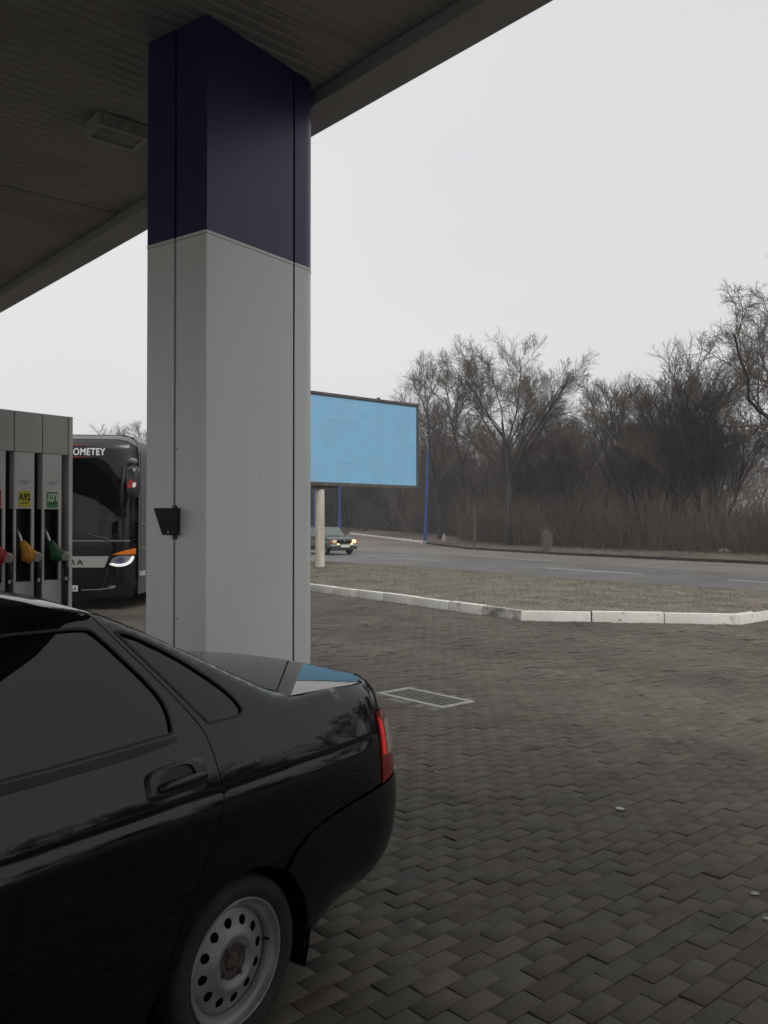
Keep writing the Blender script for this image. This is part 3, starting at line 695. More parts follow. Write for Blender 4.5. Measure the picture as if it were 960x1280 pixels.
# make the running coordinate equal x at the rear axle
Ls = Ls - np.interp(0, plan[:len(sx), 0], Ls[:len(sx)])
AMAX = Ls[-1]; AT = np.arange(Ls[0], AMAX, .01)
Cx = np.interp(AT, Ls, plan[:, 0]); Cy = np.interp(AT, Ls, plan[:, 1])
for _ in range(3):
    Cx[1:-1] = (Cx[:-2] + 2 * Cx[1:-1] + Cx[2:]) / 4; Cy[1:-1] = (Cy[:-2] + 2 * Cy[1:-1] + Cy[2:]) / 4
tx = np.gradient(Cx); ty = np.gradient(Cy); tl = np.hypot(tx, ty); NX, NY = ty / tl, -tx / tl      # outward normal in plan
def smooth01(x, a, b): t = np.clip((x - a) / (b - a), 0, 1); return t * t * (3 - 2 * t)
dside = lerp_tab([.17, .22, .30, .40, .55, .70, .768, .779, .800, .815], [.075, .035, .014, .004, 0, .0010, .0035, .0060, .0135, .0195])
dside2 = lerp_tab([.8235, .86, .90, .93, .96], [.0160, .0275, .0420, .0540, .0690])
drear = lerp_tab([.17, .22, .28, .35, .45, .55, .65, .75, .86, .92, .96], [.20, .135, .075, .032, .006, 0, .004, .016, .042, .062, .080])
zc_ = lerp_tab([-3.25, -3.12, -2.9, -2.4, -1.98, -1.8, -1.3, -1.05, -.8, -.55, -.38, -.25, 0, .2, .33, .40, .6, .9, 1.1], [.62, .74, .86, .955, 1.01, 1.09, 1.355, 1.42, 1.442, 1.438, 1.412, 1.365, 1.236, 1.135, 1.072, 1.052, 1.052, 1.046, 1.03])
Ed = lerp_tab([-3.25, -2.9, -2.4, -2.0, -1.8, -1.3, -1.05, -.8, -.5, -.32, -.19, .03, .2, .33, .42, .6, 1.1], [.10, .11, .12, .12, .14,   .255, .285, .297, .292, .276, .250, .188, .140, .112, .104, .100, .10])
Ez = lerp_tab([-3.25, -3.1, -2.9, -2.4, -2.0, -1.8, -1.3, -1.05, -.8, -.5, -.32, -.19, .03, .2, .33, .42, .6, 1.1], [.60, .70, .80, .91, .975, 1.06, 1.305, 1.36, 1.383, 1.380, 1.352, 1.300, 1.184, 1.090, 1.030, 1.014, 1.012, 1.005])
zs = lerp_tab([-3.25, -3.1, -2.9, -2.4, -2.0, 1.2], [.56, .66, .76, .87, .96, .96])       # shoulder height
def bspline(ctrl, k=60):
    c = np.array([ctrl[0], ctrl[0], *ctrl, ctrl[-1], ctrl[-1]], float); r_ = []
    for i in range(len(c) - 3):
        for t in np.linspace(0, 1, k // (len(c) - 3) + 2)[:-1]:
            r_.append(((1 - t) ** 3 * c[i] + (3 * t ** 3 - 6 * t * t + 4) * c[i + 1] + (-3 * t ** 3 + 3 * t * t + 3 * t + 1) * c[i + 2] + t ** 3 * c[i + 3]) / 6)
    return np.array(r_ + [c[-1]])
RG = np.arange(-0.70, 1.45, .005)
TD = np.zeros((len(AT), len(RG))); TZ = np.zeros_like(TD)
zl1 = np.concatenate([np.linspace(.17, .815, 60)]); zl2 = np.linspace(.8235, .96, 24)
for i, a in enumerate(AT):
    wr = float(smooth01(a, .50, .98)); wl = float(smooth01(a, .30, .72)); x = Cx[i]
    zz = np.concatenate([zl1, zl2])
    dsd = np.concatenate([dside(zl1), dside2(zl2)])
    dr_ = drear(zz); low = zz < .55
    fade = 1 - smooth01(a, .66, .80)
    dpl = np.concatenate([lerp_tab([.17, .22, .30, .40, .55, .70, .82], [.075, .035, .014, .004, 0, .003, .014])(zl1), dside2(zl2)])
    dsd = dsd * fade + dpl * (1 - fade)
    d = np.where(low, dsd * (1 - wl) + dr_ * wl, dsd * (1 - wr) + dr_ * wr)
    sh = float(zs(x)); zz2 = np.where(zz > .5, .5 + (zz - .5) * (sh - .5) / .46, zz)
    S = np.array([d[-1], zz2[-1]])
    e = np.array([float(Ed(x)), float(Ez(x))]); zc = float(zc_(x))
    if a > .6: e[0] = d[-1] + .045; e[1] = 1.010 - .012 * smooth01(a, .7, 1.2)
    bul = .012 * min(1, (e[1] - S[1]) / .3)
    q1 = S + (e - S) * .5 + np.array([-bul, bul * .3])
    dC = HWD - yin(x) if a < .6 else .40
    Cc = np.array([dC, zc])
    q3 = e + np.array([.07, (zc - e[1]) * .42]); q4 = np.array([max(q3[0] + .05, dC * .62), zc - .004])
    U_ = bspline([S, q1, e, e + (q3 - e) * .3, q3, q4, Cc])
    sec = np.concatenate([np.stack([d, zz2], 1), U_[1:]])
    r_ = np.concatenate([[0], np.cumsum(np.linalg.norm(np.diff(sec, axis=0), axis=1))]); r_ -= r_[len(zl1) - 1]
    TD[i] = np.interp(RG, r_, sec[:, 0]); TZ[i] = np.interp(RG, r_, sec[:, 1])
def _bil(Tb, a, r_):
    fa = np.clip((a - AT[0]) / .01, 0, len(AT) - 1.001); fr2 = np.clip((r_ - RG[0]) / .005, 0, len(RG) - 1.001)
    i = fa.astype(int); j = fr2.astype(int); u = fa - i; v = fr2 - j
    return Tb[i, j] * (1 - u) * (1 - v) + Tb[i + 1, j] * u * (1 - v) + Tb[i, j + 1] * (1 - u) * v + Tb[i + 1, j + 1] * u * v
def carpos(a, r_):
    a = np.asarray(a, float); r_ = np.asarray(r_, float); d = _bil(TD, a, r_); z = _bil(TZ, a, r_)
    return np.stack([np.interp(a, AT, Cx) - np.interp(a, AT, NX) * d, np.interp(a, AT, Cy) - np.interp(a, AT, NY) * d, z], -1)
def carsurf(V):
    a, r_ = V[:, 0], V[:, 1]; P = carpos(a, r_); e1, e2 = .014, .0045
    A_ = carpos(np.minimum(a + e1, AMAX - .02), r_) - carpos(a - e1, r_); B_ = carpos(a, r_ + e2) - carpos(a, r_ - e2)
    N = np.cross(A_, B_); N /= (np.linalg.norm(N, axis=1, keepdims=True) + 1e-12)
    flip = N[:, 1] > 0.3; 
    N = np.where(((N * np.stack([np.interp(a, AT, NX), np.interp(a, AT, NY), np.full(len(a), .6)], -1)).sum(1) < 0)[:, None], -N, N)
    return P, N
def rz_(a, z):
    i = int(np.clip(round((a - AT[0]) / .01), 0, len(AT) - 1)); k = int(np.argmax(TZ[i] >= TZ[i].max() - 1e-4)); return float(np.interp(z, TZ[i][:k + 1], RG[:k + 1]))
def rd_(a, d):
    i = int(np.clip(round((a - AT[0]) / .01), 0, len(AT) - 1)); k0 = int(np.searchsorted(RG, .16)); k = int(np.argmax(TD[i] >= TD[i].max() - 1e-4)); return float(np.interp(d, TD[i][k0:k + 1], RG[k0:k + 1]))
def AZ(pts): return [(a, rz_(a, z)) for a, z in pts]
mir = lambda V, nrm=False: np.stack([V[:, 0], (-V[:, 1] if nrm else 2 * HWD - V[:, 1]), V[:, 2]], 1)
def panel(name, loop, m, parent=CAR, step=.03, holes=(), gap=.002, flange=.016, off=0.0, both=True, extra=None, ds=.02):
    lp = [inset_poly(dens(loop, ds), gap)] + [dens(h, ds) for h in holes]
    xs = [p[0] for p in loop]; rows = []
    if extra:
        for rr in (-.10, -.06, -.035, -.018, -.009, -.003, .002, .0065, .012, .022, .04): rows += [(x, rr) for x in np.arange(min(xs) + .01, max(xs), .02)]
    res = [skin(name, lp, step, carsurf, m, parent, flange, rows if extra else None, off)]
    if both: res.append(skin(name, lp, step, carsurf, m, parent, flange, rows if extra else None, off, xf=mir))
    return res
def arch(cx, cz, rx, rz, a0, a1, k=22): return [(cx + rx * math.cos(math.radians(a0 + (a1 - a0) * i / k)), cz + rz * math.sin(math.radians(a0 + (a1 - a0) * i / k))) for i in range(k + 1)]
WCX, WCZ = .040, .257
# outlines, (x, z) on the side
door_rear = [(-.262, .36), (-.215, .47), (-.165, .552), (-.105, .655), (-.055, .755), (-.038, .80), (-.042, .84), (-.047, .925), (-.056, .985)]
frame_rear = [(-.10, 1.055), (-.163, 1.140), (-.256, 1.261), (-.298, 1.318), (-.318, 1.345)]
qglass = smooth_poly([(-.034, 1.003), (.075, 1.000), (.120, 1.006), (.126, 1.032), (.085, 1.090), (-.06, 1.207), (-.185, 1.280), (-.235, 1.299), (-.266, 1.302), (-.25, 1.280), (-.148, 1.150)], 2, keep=(0,))
dglass = smooth_poly([(-.172, 1.000), (-.163, 1.062), (-.183, 1.122), (-.266, 1.230), (-.332, 1.309), (-.352, 1.321), (-.474, 1.324), (-.62, 1.326), (-1.02, 1.314), (-1.02, .995), (-.6, .990)], 2, keep=(0, 8, 9))
RT = lambda a: rd_(a, float(Ed(a)) + .03)        # roof edge seen from the side
rear_door = AZ([(-.262, .215)] + door_rear + frame_rear) + [(a, RT(a)) for a in (-.56, -.7, -.85, -1.07)] + AZ([(-1.08, 1.0), (-1.085, .82), (-1.08, .6), (-1.06, .215)])
cut = [(-.315, .215), (-.262, .215)]
panel('rear_door', AZ([(-.335, .215), (-.315, .27)] + door_rear + frame_rear) + [(a, RT(a)) for a in (-.35, -.45, -.56, -.7, -.85, -1.07)] + AZ([(-1.08, 1.0), (-1.085, .82), (-1.08, .6), (-1.06, .215)]), 'carpaint', holes=[AZ(dglass)], extra=True, step=.03)
panel('door_window', AZ(inset_poly(dglass, -.008)), 'carglass', off=-.007, gap=0, flange=.004, step=.04)
# rubber seals round the two panes
def seal(outline, wd, name, m, off=.002):
    o_ = outline; i_ = inset_poly(dens(outline, .02), wd)
    panel(name, AZ(dens(o_, .02)), m, holes=[AZ(i_)], gap=0, flange=.006, off=off, step=.5, ds=.03)
seal(inset_poly(dglass, -.001), .007, 'window_seal', 'rubber')
# quarter panel with C-pillar, wheel arch and quarter window
AR = arch(WCX, .250, .302, .296, 160, -6, 26)
top_in = [(a, rd_(a, .112)) for a in (.86, .74, .6, .5, .42, .36)]
pil_in = [(a, rd_(a, float(Ed(a)) + .050)) for a in (.30, .2, .1, 0., -.1, -.2, -.30)]
rear_edge = [(.838, .985), (.832, .93), (.822, .892)]
lampL = [(.815, .86), (.800, .78), (.792, .70), (.786, .635)]
seam = [(.70, .628), (.58, .618), (.45, .603), (.345, .578), (.275, .540), (.225, .494)]
archpts = [p for p in AR if p[0] < .215]
qp = AZ(list(reversed([p for p in [] + frame_rear]))) + AZ(door_rear[::-1]) + AZ([(-.285, .33)]) + AZ(archpts) + AZ(seam[::-1] + lampL[::-1] + rear_edge[::-1]) + top_in + pil_in + [(-.335, RT(-.335) + .015), (-.34, RT(-.34))]
panel('quarter_panel', qp, 'carpaint', holes=[AZ(qglass)], extra=True, step=.028)
panel('quarter_window', AZ(inset_poly(qglass, -.006)), 'carglass', off=-.006, gap=0, flange=.004, step=.04)
seal(inset_poly(qglass, -.001), .008, 'window_seal', 'rubber')
# belt strip below the door glass
bs = [(-1.06, .962), (-.6, .962), (-.30, .967), (-.170, .977), (-.165, .992), (-.3, .990), (-.6, .985), (-1.06, .988)]
panel('belt_strip', AZ(bs), 'rubber', off=.005, gap=0, flange=.01, step=.2)
# roof, rear window, boot lid
roofL = [(a, RT(a)) for a in (-.34, -.42, -.50, -.6, -.8, -1.0, -1.25)]; cen = lambda a: rd_(a, HWD - float(yin(a)) - .0005)
panel('roof_panel', [(-.36, rd_(-.36, float(Ed(-.36)) + .07)), (-.31, rd_(-.31, float(Ed(-.31)) + .052)), (-.335, RT(-.335) + .015)] + roofL + [(-1.27, cen(-1.27)), (-1.0, cen(-1.0)), (-.7, cen(-.7)), (-.36, cen(-.36))], 'carpaint', gap=0.0, step=.05)
rw = [(a, rd_(a, float(Ed(a)) + .052)) for a in (.335, .28, .2, .1, 0., -.1, -.2, -.30, -.355)] + [(a, cen(a)) for a in (-.355, -.2, 0, .2, .335)]
panel('rear_window', rw, 'carglass', off=-.003, gap=0.0, step=.05)
rs = [(a, rd_(a, float(Ed(a)) + .050)) for a in (.345, .28, .2, .1, 0., -.1, -.2, -.30)]; rs2 = [(a, r_ + .014) for a, r_ in rs]
panel('rear_window_seal', rs + rs2[::-1], 'rubber', off=.002, gap=0, step=.5)
lex = []; lez = []
for a in (.34, .38, .42, .5, .6, .7, .78, .84):
    p = carpos(np.array([a]), np.array([rd_(a, .112)]))[0]; lex.append(p[0]); lez.append(p[2] + .0005)
lfit = np.polyfit(lex, lez, 2); lidedge = lambda x: np.polyval(lfit, np.clip(x, .3, .9)) - .06 * np.clip(x - .9, 0, 1)
def lidsurf(V):
    def z(x, y):
        t = np.clip((HWD - y) / (HWD - .11), -1.1, 1.1); return lidedge(x) + .034 * (1 - t * t) - .5 * np.clip(x - (.905 + .06 * (1 - t * t)), 0, 1) ** 1.3
    x, y = V[:, 0], V[:, 1]; e = .01; Z = z(x, y); N = np.stack([-(z(x + e, y) - z(x - e, y)) / (2 * e), -(z(x, y + e) - z(x, y - e)) / (2 * e), np.ones(len(x))], -1)
    return np.stack([x, y, Z], -1), N / np.linalg.norm(N, axis=1, keepdims=True)
ring = []
for a in (.36, .42, .5, .6, .74, .84):
    p = carpos(np.array([a]), np.array([rd_(a, .112)]))[0]; ring.append((p[0], p[1] + .003))
ring += [(.865, .165), (.905, .22), (.945, .33), (.985, .55), (.995, HWD)]
lid = ring + [(2 * 0 + x, 2 * HWD - y) for x, y in ring[::-1]][1:]
lid = [(x if i not in () else x, y) for i, (x, y) in enumerate(lid)]
skin('boot_lid', [dens(lid, .03)], .035, lidsurf, 'carpaint', CAR, flange=.02)
lidback = [(a, rz_(a, z)) for a, z in ((.842, .990), (.836, .93), (.826, .895), (.90, .885), (.98, .90), (AMAX - .02, .90), (AMAX - .02, .999), (1.2, 1.0), (1.0, .999), (.9, .997))]
panel('boot_lid_rear', [(.845, rz_(.845, .985)), (.835, rz_(.835, .92)), (.833, rz_(.833, .893)), (.95, rz_(.95, .888)), (1.06, rz_(1.06, .86)), (1.06, rz_(1.06, .64)), (AMAX - .02, rz_(AMAX - .02, .64))] + [(a, rd_(a, .135)) for a in (AMAX - .02, 1.3, 1.15, 1.05, .95, .88)], 'carpaint', step=.05)
# tail lamp: dark red lens, bright strip, clear lens
TL = [(.822, .892), (.815, .86), (.800, .78), (.792, .70), (.786, .632), (.90, .640), (1.05, .650), (1.055, .80), (1.03, .86), (.95, .886), (.88, .893)]
lamp = panel('tail_lamp', AZ(TL), 'redlens', off=.006, gap=.002, step=.03)
for side, lo in enumerate(lamp):
    def sub(name, loop, m, off):
        skin(name, [dens(AZ(loop), .02)], .03, carsurf, m, lo, .004, None, off, xf=(mir if side else None))
    sub('bright_strip', [(.826, .870), (.818, .80), (.806, .735), (.838, .732), (.850, .80), (.860, .835), (.845, .86)], 'redlit', .0085)
    sub('clear_lens', [(.850, .728), (.860, .79), (.878, .842), (.93, .850), (1.03, .82), (1.03, .728)], 'clearlens', .0085)
# rear bumper
bump = [(.225, .489), (.275, .537), (.345, .577), (.45, .600), (.58, .615), (.70, .625), (.786, .629), (.90, .636), (1.06, .645), (AMAX - .02, .645), (AMAX - .02, .245), (1.0, .235), (.75, .225), (.55, .215), (.352, .205), (.348, .25), (.334, .335), (.300, .402), (.258, .458)]
panel('rear_bumper', AZ(bump), 'trim', off=.010, gap=.001, step=.03)[0]
# front half of the car (outside the picture)
FW = -2.455
panel('front_door', AZ([(-1.08, .215), (-1.10, .6), (-1.105, .82), (-1.10, 1.0)]) + [(a, RT(a)) for a in (-1.09, -1.25)] + AZ([(-1.55, 1.16), (-1.9, .985), (-2.0, .8), (-2.0, .5), (-1.98, .215)]), 'carpaint', holes=[AZ([(-1.12, 1.0), (-1.12, 1.340), (-1.26, 1.275), (-1.6, 1.09), (-1.78, .992)])], step=.05)
panel('door_window', AZ([(-1.11, .995), (-1.11, 1.344), (-1.26, 1.279), (-1.6, 1.095), (-1.79, .990)]), 'carglass', off=-.007, gap=0, step=.06)
fa = arch(FW, .262, .325, .318, 8, 172, 24)
panel('front_wing', AZ([(-2.0, .215), (-2.0, .5), (-2.0, .8), (-1.92, .955)]) + [(a, rd_(a, .14)) for a in (-2.0, -2.4, -2.8)] + AZ([(-3.0, .70), (-3.0, .5), (-2.86, .5), (-2.79, .30)]) + AZ(fa[::-1]), 'carpaint', step=.05)
panel('front_bumper', AZ([(-2.79, .215), (-2.79, .30), (-2.86, .49), (-3.0, .49), (-3.2, .49), (Ls[0] + .03, .49), (Ls[0] + .03, .215)]), 'trim', off=.01, step=.06)
panel('bonnet', [(a, rd_(a, .143)) for a in (-2.8, -2.4, -2.0)] + [(-2.0, cen(-2.0)), (-2.4, cen(-2.4)), (-2.8, cen(-2.8))], 'carpaint', step=.06)
panel('nose_panel', AZ([(-3.0, .495), (-3.0, .70)]) + [(-2.8, rd_(-2.8, .143)), (-2.8, cen(-2.8)), (-3.0, cen(-3.0)), (Ls[0] + .03, cen(Ls[0] + .03))] + AZ([(Ls[0] + .03, .495)]), 'carpaint', step=.06)
panel('windscreen', [(a, rd_(a, float(Ed(a)) + .05)) for a in (-1.98, -1.7, -1.4, -1.27)] + [(-1.27, cen(-1.27)), (-1.6, cen(-1.6)), (-1.98, cen(-1.98))], 'carglass', off=-.003, step=.06)
panel('windscreen_pillar', [(-1.25, RT(-1.25)), (-1.27, rd_(-1.27, float(Ed(-1.27)) + .05)), (-1.6, rd_(-1.6, float(Ed(-1.6)) + .05)), (-1.98, rd_(-1.98, float(Ed(-1.98)) + .05)), (-1.92, rz_(-1.92, .975)), (-1.56, rz_(-1.56, 1.165))], 'carpaint', step=.06)
panel('sill', AZ([(-.34, .175), (-.34, .212), (-2.0, .212), (-2.0, .175)]), 'trim', step=.1)
# dark structure behind the panel gaps
def TD_at(a, r_): return float(_bil(TD, np.array([a]), np.array([r_]))[0])
aa = np.arange(AT[3], AT[-3], .03); rr = np.arange(-.64, .9, .03); AA, RR = np.meshgrid(aa, rr, indexing='ij')
P, N = carsurf(np.stack([AA.ravel(), RR.ravel()], 1)); P = P - N * .028; Zz = P[:, 2].reshape(AA.shape); Xx = P[:, 0].reshape(AA.shape); Yy = P[:, 1].reshape(AA.shape)
idx = np.arange(AA.size).reshape(AA.shape); Fq = []
for i in range(len(aa) - 1):
    for j in range(len(rr) - 1):
        x, z, y = Xx[i:i + 2, j:j + 2].mean(), Zz[i:i + 2, j:j + 2].mean(), Yy[i:i + 2, j:j + 2].mean()
        if math.hypot(x - WCX, z - .26) < .345 or math.hypot(x - FW, z - .26) < .345 or y > HWD: continue
        if aa[i] > .30 and max(TD_at(aa[i + q], rr[j + p_]) for q in (0, 1) for p_ in (0, 1)) > .10: continue
        if np.ptp(Zz[i:i + 2, j:j + 2]) < 1e-6 and np.ptp(Yy[i:i + 2, j:j + 2]) < 1e-6: continue
        Fq.append((idx[i, j], idx[i + 1, j], idx[i + 1, j + 1], idx[i, j + 1]))
npmesh('inner_shell', P, Fq, 'trim', CAR); npmesh('inner_shell', mir(P), Fq, 'trim', CAR)
for cx in (WCX, FW):
    for yy, s in ((.02, 1), (2 * HWD - .02, -1)):
        k = 20; V = []; an = [math.radians(-25 + 230 * i / k) for i in range(k + 1)]
        for a in an:
            for dy in (0, .25): V.append((cx + .335 * math.cos(a), yy + s * dy, .262 + .335 * math.sin(a)))
        V.append((cx, yy + s * .25, .262))
        MB().add(V, [(2 * i, 2 * i + 2, 2 * i + 3, 2 * i + 1) for i in range(k)] + [(2 * k + 2, 2 * i + 1, 2 * i + 3) for i in range(k)]).build('wheel_well', 'trim', CAR)
MB().box((-1.1, HWD, .23), (3.9, 1.2, .05)).build('floor_pan', 'trim', CAR)
MB().box((.42, HWD, .27), (.9, 1.1, .05)).build('floor_pan', 'trim', CAR)
for yy, s in ((.045, 1), (2 * HWD - .045, -1)):
    MB().box((.365, yy + s * .07, .185), (.008, .15, .16), Matrix.Rotation(-.12, 3, 'Y'), .003).build('mud_flap', 'rubber', CAR)
# exhaust-side detail is hidden; door handle
def handle(ax, az, flip):
    P, N = carsurf(np.array([[ax, rz_(ax, az)]])); P, N = P[0], N[0]
    T = np.array([1, 0, 0.0]); T -= N * (T @ N); T /= np.linalg.norm(T); B = np.cross(N, T); B = B if B[2] > 0 else -B
    def fr3(x, y, h):
        q = P + T * x + B * y + N * h; return (q[0], 2 * HWD - q[1] if flip else q[1], q[2])
    o = smooth_poly([(-.114, -.046), (.0, -.044), (.112, -.040), (.114, -.01), (.112, .028), (.085, .046), (.0, .046), (-.085, .040), (-.112, .026), (-.114, -.01)], 2)
    inn = smooth_poly([(-.070, -.012), (.066, -.012), (.066, .012), (.045, .034), (-.03, .034), (-.066, .014)], 2)
    od = dens(o, .012)
    def hs(V):
        d = mindist(V, od); h = .0015 + .008 * np.clip(d / .014, 0, 1) ** .5
        return np.array([fr3(x, y, hh) for (x, y), hh in zip(V, h)]), np.tile(N * [1, -1 if flip else 1, 1], (len(V), 1))
    V, Tt = cdt([od, dens(inn, .012)], .008); Pp, _ = hs(V)
    a = Pp[Tt[:, 1]] - Pp[Tt[:, 0]]; b = Pp[Tt[:, 2]] - Pp[Tt[:, 0]]; fl = (np.cross(a, b) * (N * [1, -1 if flip else 1, 1])).sum(1) < 0; Tt = Tt.copy(); Tt[fl] = Tt[fl][:, ::-1]
    h = npmesh('door_handle', Pp, Tt, 'handle', CAR, smooth=True)
    MB().prism(dens(inn, .02), fr3, -.004, .0015).build('handle_recess', 'pumpdark', h)
    mb = MB(); pth = [fr3(x, -.016 + .02 * (x + .07), .012 - 1.0 * (x / .1) ** 2 * .003) for x in np.linspace(-.076, .098, 9)]
    mb.tube(pth, [.011, .0135, .0145, .015, .015, .015, .0145, .0135, .011], 12); mb.build('handle_lever', 'handle', h, smooth=True)
for ax, az in ((-.203, .886), (-1.22, .886)):
    handle(ax, az, False); handle(ax, az, True)
# wheels
def wheel(cx, side):
    s = 1 if side == 0 else -1; y0 = .018 if side == 0 else 2 * HWD - .018
    fr4 = lambda x, y, h: (cx + x, y0 + s * h, WCZ + y)            # h: depth inboard from the tyre's outer wall
    tw = MB().lathe([(.190, .024), (.200, .012), (.222, .003), (.238, .003), (.250, .010), (.257, .020), (.2590, .034), (.2595, .09), (.259, .146), (.250, .17), (.222, .176), (.19, .16)], fr4, 72)
    ty_ = tw.build('wheel', 'tyre', CAR, smooth=True, angle=40)
    mb = MB().lathe([(.186, .034), (.1925, .020), (.1935, .014), (.1900, .010), (.1855, .012), (.1830, .020), (.1800, .030), (.1760, .034), (.1640, .037), (.1600, .044), (.1585, .056)], fr4, 72)
    rim = mb.build('rim', 'steelrim', ty_, smooth=True, angle=40)
    dp = lerp_tab([0, .028, .034, .050, .062, .072, .080, .092, .106, .125, .140, .152, .160], [.046, .046, .038, .037, .033, .026, .0225, .030, .040, .046, .050, .055, .060])
    circ = lambda r_, cx_=0, cy_=0, k=40: [(cx_ + r_ * math.cos(2 * PI * i / k), cy_ + r_ * math.sin(2 * PI * i / k)) for i in range(k)]
    holes = [circ(.0152, .1195 * math.cos(2 * PI * (i + .2) / 12), .1195 * math.sin(2 * PI * (i + .2) / 12), 16) for i in range(12)] + [circ(.030, k=28)]
    ex = [(r_ * math.cos(t), r_ * math.sin(t)) for r_ in (.050, .062, .070, .076, .082, .088, .096, .140, .150) for t in np.linspace(0, 2 * PI, 60, endpoint=False)]
    V, T = cdt([circ(.1595, k=72)] + holes, .02, ex, clear=.2); rr_ = np.hypot(V[:, 0], V[:, 1]); dd = dp(rr_)
    # small rolled lips round the holes
    Pp = np.array([fr4(x, y, h) for (x, y), h in zip(V, dd)])
    a = Pp[T[:, 1]] - Pp[T[:, 0]]; b = Pp[T[:, 2]] - Pp[T[:, 0]]; fl = (np.cross(a, b)[:, 1] * s) > 0; T = T.copy(); T[fl] = T[fl][:, ::-1]
    npmesh('rim_disc', Pp, T, 'steelrim', rim, smooth=True)
    MB().lathe([(.001, .075), (.158, .075)], fr4, 32).build('brake_drum', 'trim', ty_)
    MB().lathe([(.001, .030), (.020, .031), (.027, .036), (.029, .050)], fr4, 32).build('hub_cap', 'rust', rim, smooth=True)
    MB().lathe([(.0285, .0425), (.034, .0366), (.043, .0360), (.0520, .0352), (.0545, .0352)], fr4, 40).build('hub_ring', 'rust', rim, smooth=True)
    for i in range(4):
        t = 2 * PI * (i + .35) / 4; MB().lathe([(.0005, .024), (.0075, .025), (.0085, .034)], lambda x, y, h, t=t: fr4(x + .049 * math.cos(t), y + .049 * math.sin(t), h), 6).build('wheel_bolt', 'rust', rim)
    v_ = MB().tube([fr4(.150 * math.cos(.05), .150 * math.sin(.05), .052), fr4(.158, .008, .030)], .004, 8); v_.build('tyre_valve', 'rubber', rim)
for cx in (WCX, FW):
    for sd_ in (0, 1): wheel(cx, sd_)

# ================================================================== fuel dispenser
YP = 7.5
Q0 = np.array([(88 - 480) / F * YP, YP])
PUMP = thing('fuel_dispenser', 'tall grey fuel dispenser with coloured hose nozzles in black recesses', 'fuel pump', (Q0[0], Q0[1], 0), math.atan2(CU[1], CU[0]))
def face(px, py=655):
    r_ = np.array([(px - 480) / F, 1.0]); A_ = np.array([[CU[0], -r_[0]], [CU[1], -r_[1]]]); t = np.linalg.solve(A_, -Q0); dep = Q0[1] + CU[1] * t[0]
    return float(t[0]), float(H + (655 - py) * dep / F)
x_end = face(84)[0]; x_p3a, x_p3b = face(51.5)[0], face(75)[0]; PT = face(75)[0] - face(41)[0]
z_top = face(85, 521)[1]; z_slot = face(78, 568.5)[1]; z_rt = face(63, 636.5)[1]; z_rb = face(63, 725)[1]
DEP = 0.5
NM = 5
xl = x_p3a - (NM - 1) * PT - .03
MB().box(((xl) / 2, .10 + DEP / 2, (.15 + z_top) / 2 - .01), (-xl - .004, DEP, z_top - .17)).build('cabinet', 'pumpslot', PUMP)
MB().box(((x_end) / 2 - .002, .03 + DEP / 2 - .015, (.15 + z_top) / 2), (-x_end + .004, DEP + .09, z_top - .15), None, .004).build('end_panel', 'pumpwhite', PUMP)
MB().box((xl / 2, .28, .10), (-xl + .5, .8, .14), None, .02).build('plinth', 'gratelight', PUMP)
labels = [('ДП', 'green', 'whiteink', 'ngreen'), ('A92', 'yellow', 'ink', 'nyellow'), (None, 'redlabel', 'ink', 'nred'), (None, 'yellow', 'ink', 'nyellow'), (None, 'green', 'ink', 'ngreen')]
frp = lambda ox, oz, oy: (lambda x, y, h: (ox + x, oy - h, oz + y))
